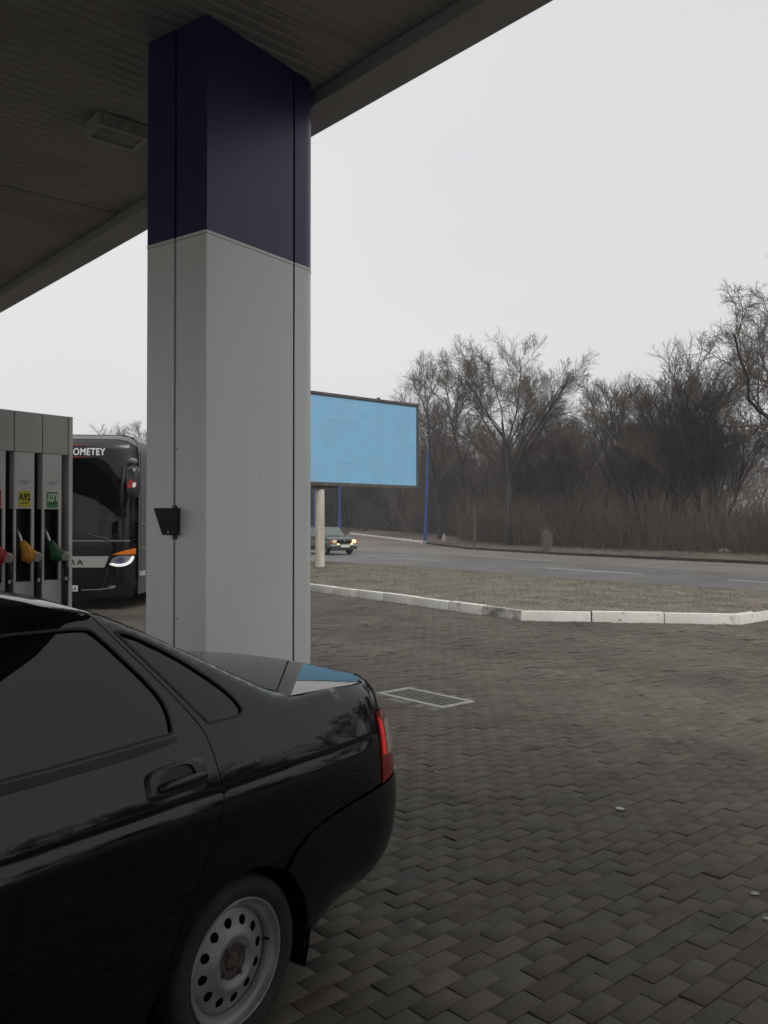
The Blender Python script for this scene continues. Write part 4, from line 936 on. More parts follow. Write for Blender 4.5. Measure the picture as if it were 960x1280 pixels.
for i in range(NM):
    ox = x_p3a - i * PT; wp = x_p3b - x_p3a; mw = PT
    # header panel over pillar and slot
    MB().box((ox + mw / 2 - .004, .02, (z_slot + z_top) / 2), (mw - .008, .08, z_top - z_slot), None, .004).build('header_panel', 'pumpgrey', PUMP)
    a, b = ox + .018, ox + wp - .022
    pil = MB()
    pil.box((ox + wp / 2, .02, (z_rt + z_slot) / 2 - .001), (wp, .076, z_slot - z_rt - .004)); pil.box((ox + .009, -.008, (z_rt + z_rb) / 2), (.018, .020, z_rt - z_rb)); pil.box((ox + wp - .011, -.008, (z_rt + z_rb) / 2), (.022, .020, z_rt - z_rb))
    pil.box((ox + wp / 2, .02, (.2 + z_rb) / 2), (wp, .076, z_rb - .2))
    for xx, ww in ((ox + .004 + .0075, .013), (ox + wp - .011 - .004, .0125)): MB().box((xx, .045, (z_rt + z_rb) / 2), (ww, .09, z_rt - z_rb - .002)).build('recess_lining', 'pumpdark', PUMP)
    pil.build('pillar_panel', 'pumpwhite', PUMP)
    MB().box(((a + b) / 2, .088, (z_rt + z_rb) / 2), (b - a, .016, z_rt - z_rb)).build('nozzle_recess', 'pumpdark', PUMP)
    tx_, lb, ink, nc = labels[i]
    lz = z_rt + .012; lw = (b - a) * .74; lh = .135; lx0 = (a + b) / 2 - lw / 2 + .004
    pl = MB().box((lx0 + lw / 2, -.0195, lz + lh / 2), (lw, .003, lh)).build('fuel_label', lb, PUMP)
    if tx_:
        text_part(tx_, .080 if i else .078, ink, pl, frp(lx0 + lw / 2, lz + .060, -.0215), align='CENTER', bold=.0018, sx=.78 if i else .80)
        sw = [frp(lx0, lz, -.0222)(x * lw, y * lh, 0) for x, y in ((.12, .22), (.3, .27), (.5, .25), (.68, .28), (.88, .38))]
        MB().tube(sw, [.002, .0045, .004, .005, .001], 6).build('script_mark', 'ink' if i else 'pumpslot', pl)
    for k in range(3):
        ln = (.115, .09, .05)[k] if i else (.11, .085, .02)[k]
        MB().box((lx0 + lw / 2, -.0192, lz + lh + .085 - k * .013), (ln, .0015, .004)).build('printed_line', 'blueink', PUMP)
    # nozzle: spout, body, round scuff cap; hose below
    cx = (a + b) / 2
    nz = MB().tube([(cx + .045, -.02, z_rb + .25), (cx - .005, -.01, z_rb + .30), (cx - .025, .0, z_rb + .38), (cx - .045, .02, z_rb + .44)], [.017, .015, .0125, .011], 12).build('nozzle', 'metal', PUMP, smooth=True)
    mb = MB().tube([(cx - .012, -.012, z_rb + .335), (cx + .0, -.025, z_rb + .30), (cx + .02, -.045, z_rb + .25), (cx + .02, -.05, z_rb + .205), (cx + .005, -.04, z_rb + .165)], [.026, .036, .05, .058, .04], 14)
    mb.tube([(cx + .01, -.045, z_rb + .27), (cx + .06, -.075, z_rb + .225), (cx + .085, -.085, z_rb + .20)], [.034, .032, .030], 12)
    mb.build('nozzle_grip', nc, nz, smooth=True)
    MB().tube([(cx + .096, -.062, z_rb + .212), (cx + .072, -.110, z_rb + .200), (cx + .070, -.114, z_rb + .199)], [.037, .037, .032], 20).build('nozzle_cap', 'nozcap', nz, smooth=True, angle=40)
    MB().tube([(cx + .085, -.08, z_rb + .19), (cx + .10, -.09, z_rb + .08), (cx + .095, -.085, z_rb - .03), (cx + .09, -.08, z_rb - .4), (cx + .05, -.06, .5), (cx + .02, .0, .35)], .021, 10).build('hose', 'rubber', PUMP, smooth=True)
    for k in (-1, 1): MB().box((cx + .095 + k * .018, -.112, z_rb + .012), (.022, .010, .03), None, .003).build('hose_clip', 'metal', PUMP)

# ================================================================== touring coach
BX0, BY0 = -5.95, 16.0
BUS = thing('touring_coach', 'dark grey touring coach with big windscreen parked behind the fuel dispenser', 'bus', (BX0, BY0, 0), 0)
mpp = BY0 / F
bz = lambda py: H + (655 - py) * mpp
bx = lambda px: (px - 480) * mpp - BX0
HB, LB = 1.255, 11.8
def frontsurf(V):
    def y(x, z):
        t = np.clip(np.abs(x) / HB, 0, 1); lean = .16 * np.clip((z - 1.2) / 2.1, 0, 1) ** 1.6 + .03 * np.clip((.5 - z) / .3, 0, 1) ** 2 + .30 * np.clip((z - 3.02) / .33, 0, 1) ** 2.4
        return .20 * t ** 3 + .16 * np.clip((t - .86) / .14, 0, 1) ** 2 + lean
    x, z = V[:, 0], V[:, 1]; e = .012; Y_ = y(x, z); N = np.stack([(y(x + e, z) - y(x - e, z)) / (2 * e), -np.ones(len(x)), (y(x, z + e) - y(x, z - e)) / (2 * e)], -1)
    return np.stack([x, Y_, z], -1), N / np.linalg.norm(N, axis=1, keepdims=True)
def bp(name, loop, m, off=0.0, step=.06, gap=.003, parent=BUS, holes=(), ds=.04, flange=.02):
    return skin(name, [inset_poly(dens(loop, ds), gap)] + [dens(h, ds) for h in holes], step, frontsurf, m, parent, flange, None, off)
# body shell: sections along the length
sec = [(HB, .28), (HB, 2.9), (HB - .02, 3.06), (HB - .07, 3.2), (HB - .17, 3.29), (HB - .32, 3.335), (.6, 3.35), (0, 3.355)]
full = sec + [(-x, z) for x, z in sec[::-1][1:]]
mb = MB(); ns = len(full); V = []
for yy in (.38, .55, 4, 8, LB - .15, LB):
    k = 1.0 if yy < LB else .97
    for x, z in full: V.append((x * k, yy + .30 * max(0, (z - 3.02) / .33) ** 2.4 * (yy < .6), z))
mb.add(V, [(r_ * ns + i, r_ * ns + i + 1, (r_ + 1) * ns + i + 1, (r_ + 1) * ns + i) for r_ in range(5) for i in range(ns - 1)] + [tuple(range(5 * ns, 6 * ns))])
mb.build('body_shell', 'busside', BUS, smooth=True, angle=40)
# roof skin, slightly proud
mb = MB(); V = []; rf = [(x, z + .004) for x, z in full if z > 3.1]; nr = len(rf)
for yy in (.62, LB - .1):
    for x, z in rf: V.append((x * 1.002, yy, z))
mb.add(V, [(i, i + 1, nr + i + 1, nr + i) for i in range(nr - 1)]).build('roof_skin', 'busgrey', BUS, smooth=True)
X_ = HB - .004
def sym(l): return l + [(-x, z) for x, z in l[::-1]]
cap = [(0, 3.06), (.9, 3.06), (HB - .06, 3.0), (HB - .01, 2.95), (HB - .02, 3.06), (HB - .08, 3.2), (HB - .2, 3.285), (HB - .4, 3.33), (0, 3.345)]
bp('roof_front', sym(cap[::1])[:0] or [(HB - .02, 3.02), (HB - .035, 3.12), (HB - .09, 3.22), (HB - .2, 3.29), (HB - .4, 3.325), (-HB + .4, 3.325), (-HB + .2, 3.29), (-HB + .09, 3.22), (-HB + .035, 3.12), (-HB + .02, 3.02), (-HB + .05, 3.10), (-HB + .2, 3.20), (-HB + .4, 3.235), (HB - .4, 3.235), (HB - .2, 3.20), (HB - .05, 3.10)], 'busgrey')
hb = bp('head_band', [(HB - .03, 2.46), (HB - .022, 3.0), (HB - .06, 3.09), (HB - .2, 3.19), (HB - .4, 3.225), (-HB + .4, 3.225), (-HB + .2, 3.19), (-HB + .06, 3.09), (-HB + .022, 3.0), (-HB + .03, 2.46), (-.95, 2.46), (-.72, 2.78), (-.55, 2.86), (.55, 2.86), (.72, 2.78), (.95, 2.46)], 'busdark')
bp('windscreen', [(HB - .035, 1.32), (HB - .03, 2.455), (.95, 2.455), (.72, 2.775), (.55, 2.855), (-.55, 2.855), (-.72, 2.775), (-.95, 2.455), (-HB + .03, 2.455), (-HB + .035, 1.32)], 'windscreen', flange=0)
wt = []
for s in (1, -1):
    # curved black band laid over the glass on each side
    bp('glass_band', smooth_poly([(s * .56, 2.853), (s * .72, 2.77), (s * .90, 2.52), (s * 1.0, 2.25), (s * 1.03, 1.9), (s * 1.035, 1.34), (s * 1.0, 1.34), (s * .985, 1.9), (s * .93, 2.25), (s * .80, 2.48), (s * .58, 2.70), (s * .3, 2.80), (s * .3, 2.853)], 1), 'busblack', off=.003, flange=0)
yt = frontsurf(np.array([[.5, 2.98]]))[0][0][1]
def frb(ox, oz, off=.006):
    def f(x, y, h):
        P, N = frontsurf(np.array([[ox + x, oz + y]])); return tuple(P[0] + N[0] * (off + h))
    return f
text_part('OMETEY', .185, 'whiteink', BUS, frb(bx(88), bz(568)), name='destination_lettering', bold=.005, sx=.80, kern=1.08)
for zz in (bz(555), bz(570.5)):
    MB().prism([(bx(70), zz - .01), (bx(110), zz - .002), (bx(110), zz + .002), (bx(70), zz + .01)], lambda x, y, h: frb(0, 0)(x, y, h), .001, .003).build('red_line', 'redink', BUS)
# black panel under the glass, silver band, lower bumper
bp('chrome_line', [(-1.15, 1.295), (1.15, 1.295), (1.15, 1.315), (-1.15, 1.315)], 'bussilver', off=.004, step=.3)
bp('front_panel', [(-HB + .03, .83), (-.9, .80), (.9, .80), (HB - .03, .83), (HB - .035, 1.29), (-HB + .035, 1.29)], 'busblack')
bp('silver_band', [(-.62, .805), (.72, .805), (.80, 1.02), (-.80, 1.02)], 'bussilver', off=.012, step=.1)
for ch, px in (('R', 91.0), ('A', 100.0)):
    text_part(ch, .13, 'ink', BUS, frb(bx(px) - .05, .865, .0135), name='badge_letter', bold=.006, sx=1.3)
for s in (1, -1):
    hl = bp('headlamp', smooth_poly([(s * .80, .86), (s * 1.0, .815), (s * 1.14, .86), (s * 1.19, .95), (s * 1.19, 1.03), (s * .88, 1.025)], 1), 'headbowl', off=.014)
    bp('light_strip', smooth_poly([(s * .79, .855), (s * .98, .805), (s * 1.14, .85), (s * 1.20, .96), (s * 1.20, 1.02), (s * 1.165, 1.02), (s * 1.12, .905), (s * .98, .865), (s * .83, .90)], 1), 'headdrl', off=.022, parent=hl)
    bp('projector', [(s * 1.0 + .07 * math.cos(t), .945 + .06 * math.sin(t)) for t in np.linspace(0, 2 * PI, 16, endpoint=False)], 'projector', off=.024, parent=hl, ds=.06)
    bp('reflector', [(s * .87, .92), (s * .93, .89), (s * .93, 1.005), (s * .90, 1.01)], 'chrome', off=.02, parent=hl)
    bp('turn_lamp', [(s * .83, 1.04), (s * 1.0, 1.105), (s * 1.225, 1.165), (s * 1.225, 1.045)], 'orange', off=.014)
    bp('fog_lamp', smooth_poly([(s * .78, .43), (s * .92, .42), (s * .93, .475), (s * .80, .47)], 1), 'chrome', off=.010)
    MB().tube([frb(0, 0, .006)(s * .79, .80, 0), frb(0, 0, .006)(s * .72, .55, 0), frb(0, 0, .006)(s * .63, .28, 0)], .004, 6).build('seam', 'groove', BUS)
    MB().tube([frb(0, 0, .006)(s * x, z, 0) for x, z in ((.3, .385), (.6, .395), (.88, .425))], .007, 6).build('chrome_trim', 'bussilver', BUS)
bp('front_bumper', [(-HB + .07, .24), (HB - .07, .24), (HB - .03, .45), (HB - .03, .82), (.9, .795), (-.9, .795), (-HB + .03, .82), (-HB + .03, .45)], 'busblack')
pl = bp('number_plate', [(-.27, .36), (.235, .36), (.235, .475), (-.27, .475)], 'plate', off=.012, step=.2)
text_part('KA', .10, 'ink', pl, frb(.105, .382, .0135), bold=.002, sx=.8)
for s, x0 in ((1, -.02), (-1, -1.05)):
    MB().tube([frb(0, 0, .02)(x0 + .82, 1.33, 0), frb(0, 0, .03)(x0 + .40, 1.44, 0), frb(0, 0, .025)(x0 + .05, 1.56, 0)], [.018, .014, .008], 8).build('wiper', 'blackplastic', BUS)
# side: glazing, door outline, wheel arches, lettering
for s in (1, -1):
    MB().box((s * HB, 6.9, 2.2), (.012, 9.2, 1.1), None, .004).build('side_glazing', 'carglass', BUS)
    MB().box((s * HB, 1.55, 2.0), (.012, .85, 1.5), None, .004).build('side_window', 'carglass', BUS)
    for yy in (.5, 1.62): MB().box((s * HB, yy, 1.75), (.016, .014, 2.5)).build('door_seam', 'groove', BUS)
    for zz, m in ((1.16, 'bussilver'), (1.62, 'bussilver')): MB().box((s * (HB + .001), 1.3, zz), (.016, 1.5, .018)).build('side_trim', m, BUS)
    for yy in (2.75, 8.6):
        mb = MB(); R_ = .52
        mb.prism([(yy + R_ * math.cos(t), .5 + R_ * math.sin(t)) for t in np.linspace(-.4, PI + .4, 20)], lambda x, y, h: (s * h, x, y), HB - .02, HB + .005); mb.build('wheel_arch', 'pumpdark', BUS)
        wh = MB().lathe([(.30, 0), (.33, -.01), (.46, -.012), (.495, .02), (.50, .08), (.50, .24), (.3, .26)], lambda x, y, h: (s * (HB + .012 - h), yy + x, .50 + y), 32).build('wheel', 'tyre', BUS, smooth=True, angle=40)
        MB().lathe([(.005, .10), (.12, .09), (.16, .03), (.2, .05), (.27, .06), (.305, .0)], lambda x, y, h: (s * (HB + .012 - h), yy + x, .50 + y), 24).build('rim', 'steelrim', wh, smooth=True)
    MB().tube([(s * (HB + .012), 1.0, .35 + 1.0), (s * (HB + .012), 1.5, 1.9), (s * (HB + .012), 1.9, 2.6), (s * (HB + .012), 2.2, 2.8)], .012, 6).build('side_stripe', 'bussilver', BUS)
text_part('VOYAGE', .13, 'whiteink', BUS, lambda x, y, h: (HB + .004 + h, .44 + x, .62 + y), name='side_lettering', bold=.002, sx=.78)
# mirror on a curved arm, with a red and white mark
for s in (1, -1):
    arm = MB().tube([(s * 1.05, .12, 2.70), (s * 1.14, -.12, 2.62), (s * 1.12, -.2, 2.35), (s * 1.10, -.19, 2.0), (s * 1.09, -.15, 1.90)], [.03, .034, .028, .022, .012], 10).build('mirror_arm', 'blackplastic', BUS, smooth=True)
    mb = MB(); kk = 18; V = []
    cx, cy, cz = s * 1.305, -.16, 2.40
    pr = [(.0, .30), (.07, .285), (.115, .24), (.13, .15), (.13, -.02), (.125, -.18), (.10, -.27), (.05, -.305), (.0, -.31)]
    mb.lathe(pr, lambda x, y, h: (cx + x, cy + y * .85, cz + h), 20); mr = mb.build('mirror', 'busdark', BUS, smooth=True)
    MB().tube([(s * 1.17, .0, 2.74), (s * 1.27, -.12, 2.79), (s * 1.36, -.16, 2.78)], [.05, .065, .05], 12).build('mirror_mount', 'busgrey', mr, smooth=True)
    def frm(x, y, h): 
        yy = -math.sqrt(max(1e-4, .13 ** 2 - min(abs(x), .11) ** 2)) * .85; return (cx + x, cy + yy - .003 - h, cz - .03 + y)
    MB().prism(smooth_poly([(-.10, -.03), (-.05, -.01), (-.04, .05), (.01, .09), (.0, .05), (.05, .02), (.0, -.01), (.02, -.09), (-.06, -.09)], 1), frm, 0, .003).build('red_mark', 'redink', mr)
    MB().prism(smooth_poly([(.03, -.09), (.012, -.02), (.06, .03), (.085, -.01), (.075, -.06)], 1), frm, 0, .003).build('white_mark', 'whiteink', mr)
MB().box((.55, 1.2, 3.375), (.22, .3, .05), None, .02).build('roof_hatch', 'blackplastic', BUS)
# cab: dark lining, dashboard, seat, steering wheel
MB().box((0, 1.25, .95), (2.3, 1.6, .5)).build('cab_floor', 'interior', BUS)
MB().box((0, 2.05, 1.9), (2.36, .05, 2.2)).build('cab_bulkhead', 'interior', BUS)
MB().box((0, 1.3, 2.98), (2.36, 1.5, .05)).build('cab_ceiling', 'interior', BUS)
MB().box((0, .62, 1.34), (2.1, .5, .2), Matrix.Rotation(.12, 3, 'X'), .05).build('dashboard', 'dash', BUS)
MB().box((-.05, 1.35, 1.75), (.46, .16, .85), Matrix.Rotation(-.1, 3, 'X'), .06).build('passenger_seat', 'seat', BUS)
sw_ = MB().tube([(.68 + .23 * math.cos(t), 1.0 + .10 * math.sin(t), 1.62 + .20 * math.sin(t)) for t in np.linspace(0, 2 * PI, 28, endpoint=False)], .016, 8, closed=True).build('steering_wheel', 'blackplastic', BUS, smooth=True)
MB().box((.68, 1.62, 1.55), (.52, .18, .95), Matrix.Rotation(-.12, 3, 'X'), .06).build('driver_seat', 'interior', BUS)
MB().box((.68, 1.40, 1.26), (.52, .5, .14), None, .05).build('driver_seat_cushion', 'interior', BUS)

# the driver, seated, hands on the wheel
def skinned(name, verts, edges, rads, m, parent, root=0):
    me = bpy.data.meshes.new(name); me.from_pydata(verts, edges, []); me.update(); o = bpy.data.objects.new(name, me); col.objects.link(o)
    md = o.modifiers.new('s', 'SKIN'); 
    for i, v in enumerate(me.skin_vertices[0].data): v.radius = (rads[i][0], rads[i][1]) if hasattr(rads[i], '__len__') else (rads[i], rads[i]); v.use_root = (i == root)
    md.use_smooth_shade = True; s_ = o.modifiers.new('d', 'SUBSURF'); s_.levels = 2; s_.render_levels = 2
    dg_ = bpy.context.evaluated_depsgraph_get(); m2 = bpy.data.meshes.new_from_object(o.evaluated_get(dg_)); bpy.data.objects.remove(o)
    m2.name = name; return link(name, m2, m, parent, smooth=True)
DRV = thing('person', 'bus driver in a grey shirt seated at the coach steering wheel', 'person', (BX0 + .68, BY0, 0), 0)
bv = [(0, 1.45, 1.40), (0, 1.47, 1.62), (0, 1.46, 1.86), (0, 1.45, 1.98), (0, 1.43, 2.06), (.19, 1.45, 1.90), (.27, 1.32, 1.68), (.16, 1.10, 1.72), (-.19, 1.45, 1.90), (-.28, 1.32, 1.68), (-.17, 1.10, 1.73), (.10, 1.40, 1.38), (.13, 1.0, 1.40), (.13, .92, 1.15), (-.10, 1.40, 1.38), (-.13, 1.0, 1.40), (-.13, .92, 1.15)]
be_ = [(0, 1), (1, 2), (2, 3), (3, 4), (2, 5), (5, 6), (6, 7), (2, 8), (8, 9), (9, 10), (0, 11), (11, 12), (12, 13), (0, 14), (14, 15), (15, 16)]
brd = [(.16, .12), (.16, .12), (.15, .10), .06, .055, .07, .052, .034, .07, .052, .034, .09, .07, .05, .09, .07, .05]
skinned('body', bv, be_, brd, 'shirt', DRV)
hd = MB(); pr = [(.001, -.12), (.045, -.115), (.066, -.075), (.078, -.02), (.082, .03), (.078, .075), (.055, .11), (.001, .122)]
hd.lathe(pr, lambda x, y, h: (x * .92, 1.41 + y * 1.12, 2.17 + h), 20); head = hd.build('head', 'skin', DRV, smooth=True)
MB().lathe([(.086, .045), (.084, .08), (.060, .118), (.001, .131)], lambda x, y, h: (x * .95, 1.425 + y * 1.12, 2.17 + h), 20).build('hair', 'hair', head, smooth=True)
MB().tube([(0, 1.325, 2.185), (0, 1.30, 2.155), (0, 1.318, 2.145)], [.008, .014, .010], 8).build('nose', 'skin', head, smooth=True)
for s in (-1, 1):
    MB().lathe([(.001, -.01), (.010, 0), (.001, .01)], lambda x, y, h: (s * .03 + x, 1.328 + y * .5, 2.195 + h), 8).build('eye', 'hair', head); MB().box((s * .078, 1.43, 2.175), (.014, .03, .055), None, .006).build('ear', 'skin', head)
MB().box((0, 1.322, 2.11), (.045, .012, .010), None, .004).build('mouth', 'redink', head)
for s in (-1, 1):
    hx, hy, hz = (.16, 1.085, 1.725) if s > 0 else (-.17, 1.085, 1.735)
    hv = [(hx, hy, hz), (hx, hy - .06, hz + .005)]; he = [(0, 1)]; hr = [(.03, .024), (.036, .018)]
    for f in range(4):
        o0 = len(hv); dx = -.027 + .018 * f; L_ = (.9, 1.0, .95, .78)[f]
        hv += [(hx + dx, hy - .085, hz + .012), (hx + dx, hy - .11 * L_ - .01, hz - .008), (hx + dx, hy - .095, hz - .032 * L_)]; he += [(1, o0), (o0, o0 + 1), (o0 + 1, o0 + 2)]; hr += [.010, .009, .008]
    o0 = len(hv); hv += [(hx - s * .035, hy - .04, hz - .005), (hx - s * .035, hy - .075, hz - .022)]; he += [(0, o0), (o0, o0 + 1)]; hr += [.011, .009]
    skinned('hand', hv, he, hr, 'skin', DRV)

# ================================================================== billboard
BR = np.array([1.26, 32.0]); BD = -PR            # right end, direction along the board towards the left end
bl = 6.2; ztop = H + (655 - 506.5) * BR[1] / F; zbot = H + (655 - 610) * BR[1] / F
BB = thing('billboard', 'blank light blue billboard on a stained white pole', 'billboard', (BR[0], BR[1], 0), math.atan2(BD[1], BD[0]))
# local x towards the left end, local y = away from the forecourt side
sgn = -1 if (np.array([-math.sin(math.atan2(BD[1], BD[0])), math.cos(math.atan2(BD[1], BD[0]))])[1] < 0) else 1
away = sgn
MB().box((bl / 2, away * .22, (ztop + zbot) / 2), (bl, .36, ztop - zbot), None, .01).build('box_frame', 'bbback', BB)
nx_, nz_ = 120, 60; gx = np.linspace(.05, bl - .05, nx_); gz = np.linspace(zbot + .08, ztop - .07, nz_); XX, ZZ = np.meshgrid(gx, gz)
rw_ = np.random.default_rng(5); YY = np.zeros_like(XX)
for _ in range(46):     # creases of badly pasted paper
    cx, cz = rw_.uniform(0, bl), rw_.uniform(zbot, ztop); a = rw_.normal(0, .5); L_ = rw_.uniform(.3, 1.2); wd = rw_.uniform(.02, .09); u = (XX - cx) * math.cos(a) + (ZZ - cz) * math.sin(a); v = -(XX - cx) * math.sin(a) + (ZZ - cz) * math.cos(a)
    YY += rw_.uniform(.002, .007) * np.exp(-(u / L_) ** 2 - (v / wd) ** 2) * rw_.choice([-1, 1])
ix = np.arange(XX.size).reshape(XX.shape); Fq = np.stack([ix[:-1, :-1], ix[:-1, 1:], ix[1:, 1:], ix[1:, :-1]], -1).reshape(-1, 4)
npmesh('poster_paper', np.stack([XX, away * (.020 + YY * .9), ZZ], -1).reshape(-1, 3), Fq, 'bbblue', BB, smooth=True)
for (c, d) in (((bl / 2, away * .02, ztop), (bl + .10, .10, .09)), ((bl / 2, away * .02, zbot + .02), (bl + .10, .10, .12)), ((0, away * .02, (ztop + zbot) / 2), (.10, .10, ztop - zbot - .11)), ((bl, away * .02, (ztop + zbot) / 2), (.10, .10, ztop - zbot - .11))):
    MB().box(c, d, None, .006).build('frame_bar', 'bbframe', BB)
for xx in (1.9, 5.4): MB().box((xx, away * .05, ztop + .075), (.10, .08, .07), None, .01).build('lifting_lug', 'bbframe', BB)
# pole
def bb_x(px):
    r_ = np.array([(px - 480) / F, 1.0]); A_ = np.array([[BD[0], -r_[0]], [BD[1], -r_[1]]]); t = np.linalg.solve(A_, -BR); return float(t[0])
xp = bb_x(405)
mb = MB(); V = []; k = 8
mb.lathe([(.001, -.3), (.165, -.3), (.165, .45), (.150, zbot - .18), (.001, zbot - .18)], lambda x, y, h: (xp + x, away * .22 + y, h + .02), 16); mb.build('pole', 'bbpole', BB, smooth=True, angle=40)
mb = MB().prism([(-.75, zbot - .045), (.75, zbot - .045), (.32, zbot - .165), (-.32, zbot - .165)], lambda x, y, h: (xp + x, away * h, y), .08, .36); mb.build('bracket', 'bbframe', BB)
MB().prism([(-.22, -.22), (.22, -.22), (.22, .22), (-.22, .22)], lambda x, y, h: (xp + x, away * .22 + y, h), -.2, .16).build('footing', 'soil', BB)

# ================================================================== blue street lamps
def lamp_post(p, h, lab, arm_dir, lean=0.0):
    t = thing('street_lamp', lab, 'street lamp', p, 0, 'blue street lamps along the far road edge')
    R = Matrix.Rotation(lean, 3, 'Y')
    q = lambda *v: tuple(R @ Vector(v))
    MB().tube([q(0, 0, -.3), q(0, 0, 1.8)], [.16, .155], 12).build('base', 'lampblue', t, smooth=True, angle=40)
    MB().tube([q(0, 0, 1.78), q(0, 0, h * .84)], [.125, .095], 12).build('pole', 'lampblue', t, smooth=True, angle=40)
    MB().tube([q(0, 0, h * .38), q(0, 0, h * .38 + .12)], .135, 12).build('collar', 'lampblue', t)
    a = arm_dir; pts = [q(0, 0, h * .82), q(0, 0, h * .86), q(a[0] * .18, a[1] * .18, h * .945), q(a[0] * .7, a[1] * .7, h * .99), q(a[0] * 1.6, a[1] * 1.6, h * 1.01)]
    MB().tube(pts, [.085, .08, .075, .07, .06], 8).build('arm', 'lamparm', t, smooth=True)
    c = Vector(q(a[0] * 1.85, a[1] * 1.85, h * 1.005)); MB().box(c, (.7, .28, .16), Matrix.Rotation(math.atan2(a[1], a[0]), 3, 'Z'), .05).build('lamp_head', 'lamparm', t, smooth=True, angle=50)
    return t
lamp_post((3.35, 69.6, .1), 8.9, 'tall blue street lamp with curved arm beside the billboard', (-1, -.15), .03)
lamp_post((-4.1, 79.0, .3), 8.7, 'blue street lamp standing behind the billboard pole', (-.9, -.4), .0)
lamp_post((-6.92, 86.0, .4), 8.7, 'farther blue street lamp rising behind the oncoming car', (-.9, -.4), .0)

# ================================================================== oncoming old saloon
hx, hy = .53, -.848         # heading
LC = at(437, 690, 44.5)
LAD = thing('old_saloon_car', 'boxy dark old saloon with lit headlamps driving on the road', 'car', (-2.08, 44.9, .004), math.atan2(hy, hx) )
# local x forward from the front bumper's centre (x = 0), y to its left
def rb(name, c, d, m, bev=.02, rot=None, parent=LAD): return MB().box(c, d, rot, bev).build(name, m, parent, smooth=True, angle=40)
prof_ = [(-.02, .40), (-.02, .78), (-.10, .86), (-.55, .92), (-1.15, .955), (-1.25, .955), (-3.15, .955), (-3.85, .93), (-4.0, .86), (-4.02, .42)]
def loft_body(name, prof, hw0, hw1, zspl, m):
    mb = MB(); V = []; n = len(prof)
    for y, k in ((-1, 0), (-.93, 1), (.93, 1), (1, 0)):
        for x, z in prof: V.append((x, y * (.80 if k == 0 else .80), z - (.03 if k == 0 and z > .5 else 0)))
    Fs = [(r_ * n + i, r_ * n + (i + 1) % n, (r_ + 1) * n + (i + 1) % n, (r_ + 1) * n + i) for r_ in range(3) for i in range(n)] + [tuple(range(n)), tuple(range(3 * n, 4 * n))]
    return mb.add(V, Fs).build(name, m, LAD, smooth=True, angle=30)
loft_body('body', prof_, .8, .8, .5, 'ladabody')
cab = [(-1.18, .95), (-1.62, 1.40), (-1.75, 1.435), (-2.95, 1.435), (-3.1, 1.40), (-3.5, .95)]
mb = MB(); n = len(cab); V = []
for s in (-1, 1):
    for x, z in cab: V.append((x, s * (.78 - .19 * (z - .95) / .48), z))
mb.add(V, [(i, (i + 1) % n, n + (i + 1) % n, n + i) for i in range(n)] + [tuple(range(n)), tuple(range(n, 2 * n))]).build('cabin', 'ladabody', LAD)
def quad(name, pts, m, parent=LAD): return MB().add(pts, [(0, 1, 2, 3)]).build(name, m, parent)
def cabp(t, s, o=.006): # windscreen point: t 0..1 up, s -1..1 across
    x = -1.18 - .44 * t; z = .95 + .45 * t; return (x + o, s * (.78 - .19 * (z - .95) / .48) , z + o)
quad('windscreen', [cabp(.06, -.93), cabp(.06, .93), cabp(.94, .92), cabp(.94, -.92)], 'ladaglass')
def sidep(x, z, s): return (x, s * (.788 - .19 * (z - .95) / .48), z)
for s in (-1, 1):
    quad('side_window', [sidep(-1.42, .98, s), sidep(-2.25, .98, s), sidep(-2.25, 1.37, s), sidep(-1.72, 1.37, s)], 'ladaglass')
    quad('side_window', [sidep(-2.33, .98, s), sidep(-3.22, .98, s), sidep(-3.0, 1.37, s), sidep(-2.33, 1.37, s)], 'ladaglass')
    rb('side_trim', (-2.0, s * .803, .66), (3.6, .012, .03), 'bussilver', .004)
    rb('wing_mirror', (-1.5, s * .87, 1.0), (.06, .16, .10), 'blackplastic', .02)
    hl = rb('headlamp', (.0, s * .58, .70), (.05, .22, .17), 'ladalit' if s > 0 else 'ladadim', .01)
    rb('turn_lamp', (-.02, s * .755, .68), (.06, .09, .14), 'orange', .01)
    rb('fog_lamp', (.07, s * .40, .535), (.05, .13, .11), 'ladalit', .02)
    for xx in (-.72, -3.15):
        yy = s * .66
        wt_ = MB().lathe([(.17, 0), (.19, -.01), (.27, 0), (.29, .03), (.29, .15), (.17, .17)], lambda x, y, h: (xx + x, s * (.785 - h), .29 + y), 24).build('wheel', 'tyre', LAD, smooth=True, angle=40)
        MB().lathe([(.003, .02), (.06, .02), (.12, .03), (.175, .005)], lambda x, y, h: (xx + x, s * (.785 - h), .29 + y), 20).build('hub_cap', 'steelrim', wt_, smooth=True)
        MB().prism([(xx + .34 * math.cos(t), .31 + .34 * math.sin(t)) for t in np.linspace(0, PI, 14)], lambda x, y, h: (x, s * h, y), .70, .8035).build('wheel_arch', 'pumpdark', LAD)
rb('grille', (.002, 0, .70), (.05, .90, .17), 'blackplastic', .01)
for k in range(5): rb('grille_bar', (.03, 0, .635 + k * .033), (.01, .88, .008), 'trim', 0)
rb('grille_badge', (.034, 0, .72), (.01, .07, .05), 'bussilver', .004)
rb('front_bumper', (.05, 0, .50), (.12, 1.62, .11), 'bussilver', .03); rb('rear_bumper', (-4.05, 0, .50), (.12, 1.62, .11), 'bussilver', .03)
rb('number_plate', (.12, 0, .45), (.012, .52, .112), 'plate', .003); rb('valance', (-.03, 0, .36), (.08, 1.5, .16), 'ladabody', .02)
rb('underbody', (-2.0, 0, .32), (3.7, 1.3, .2), 'pumpdark', .02)
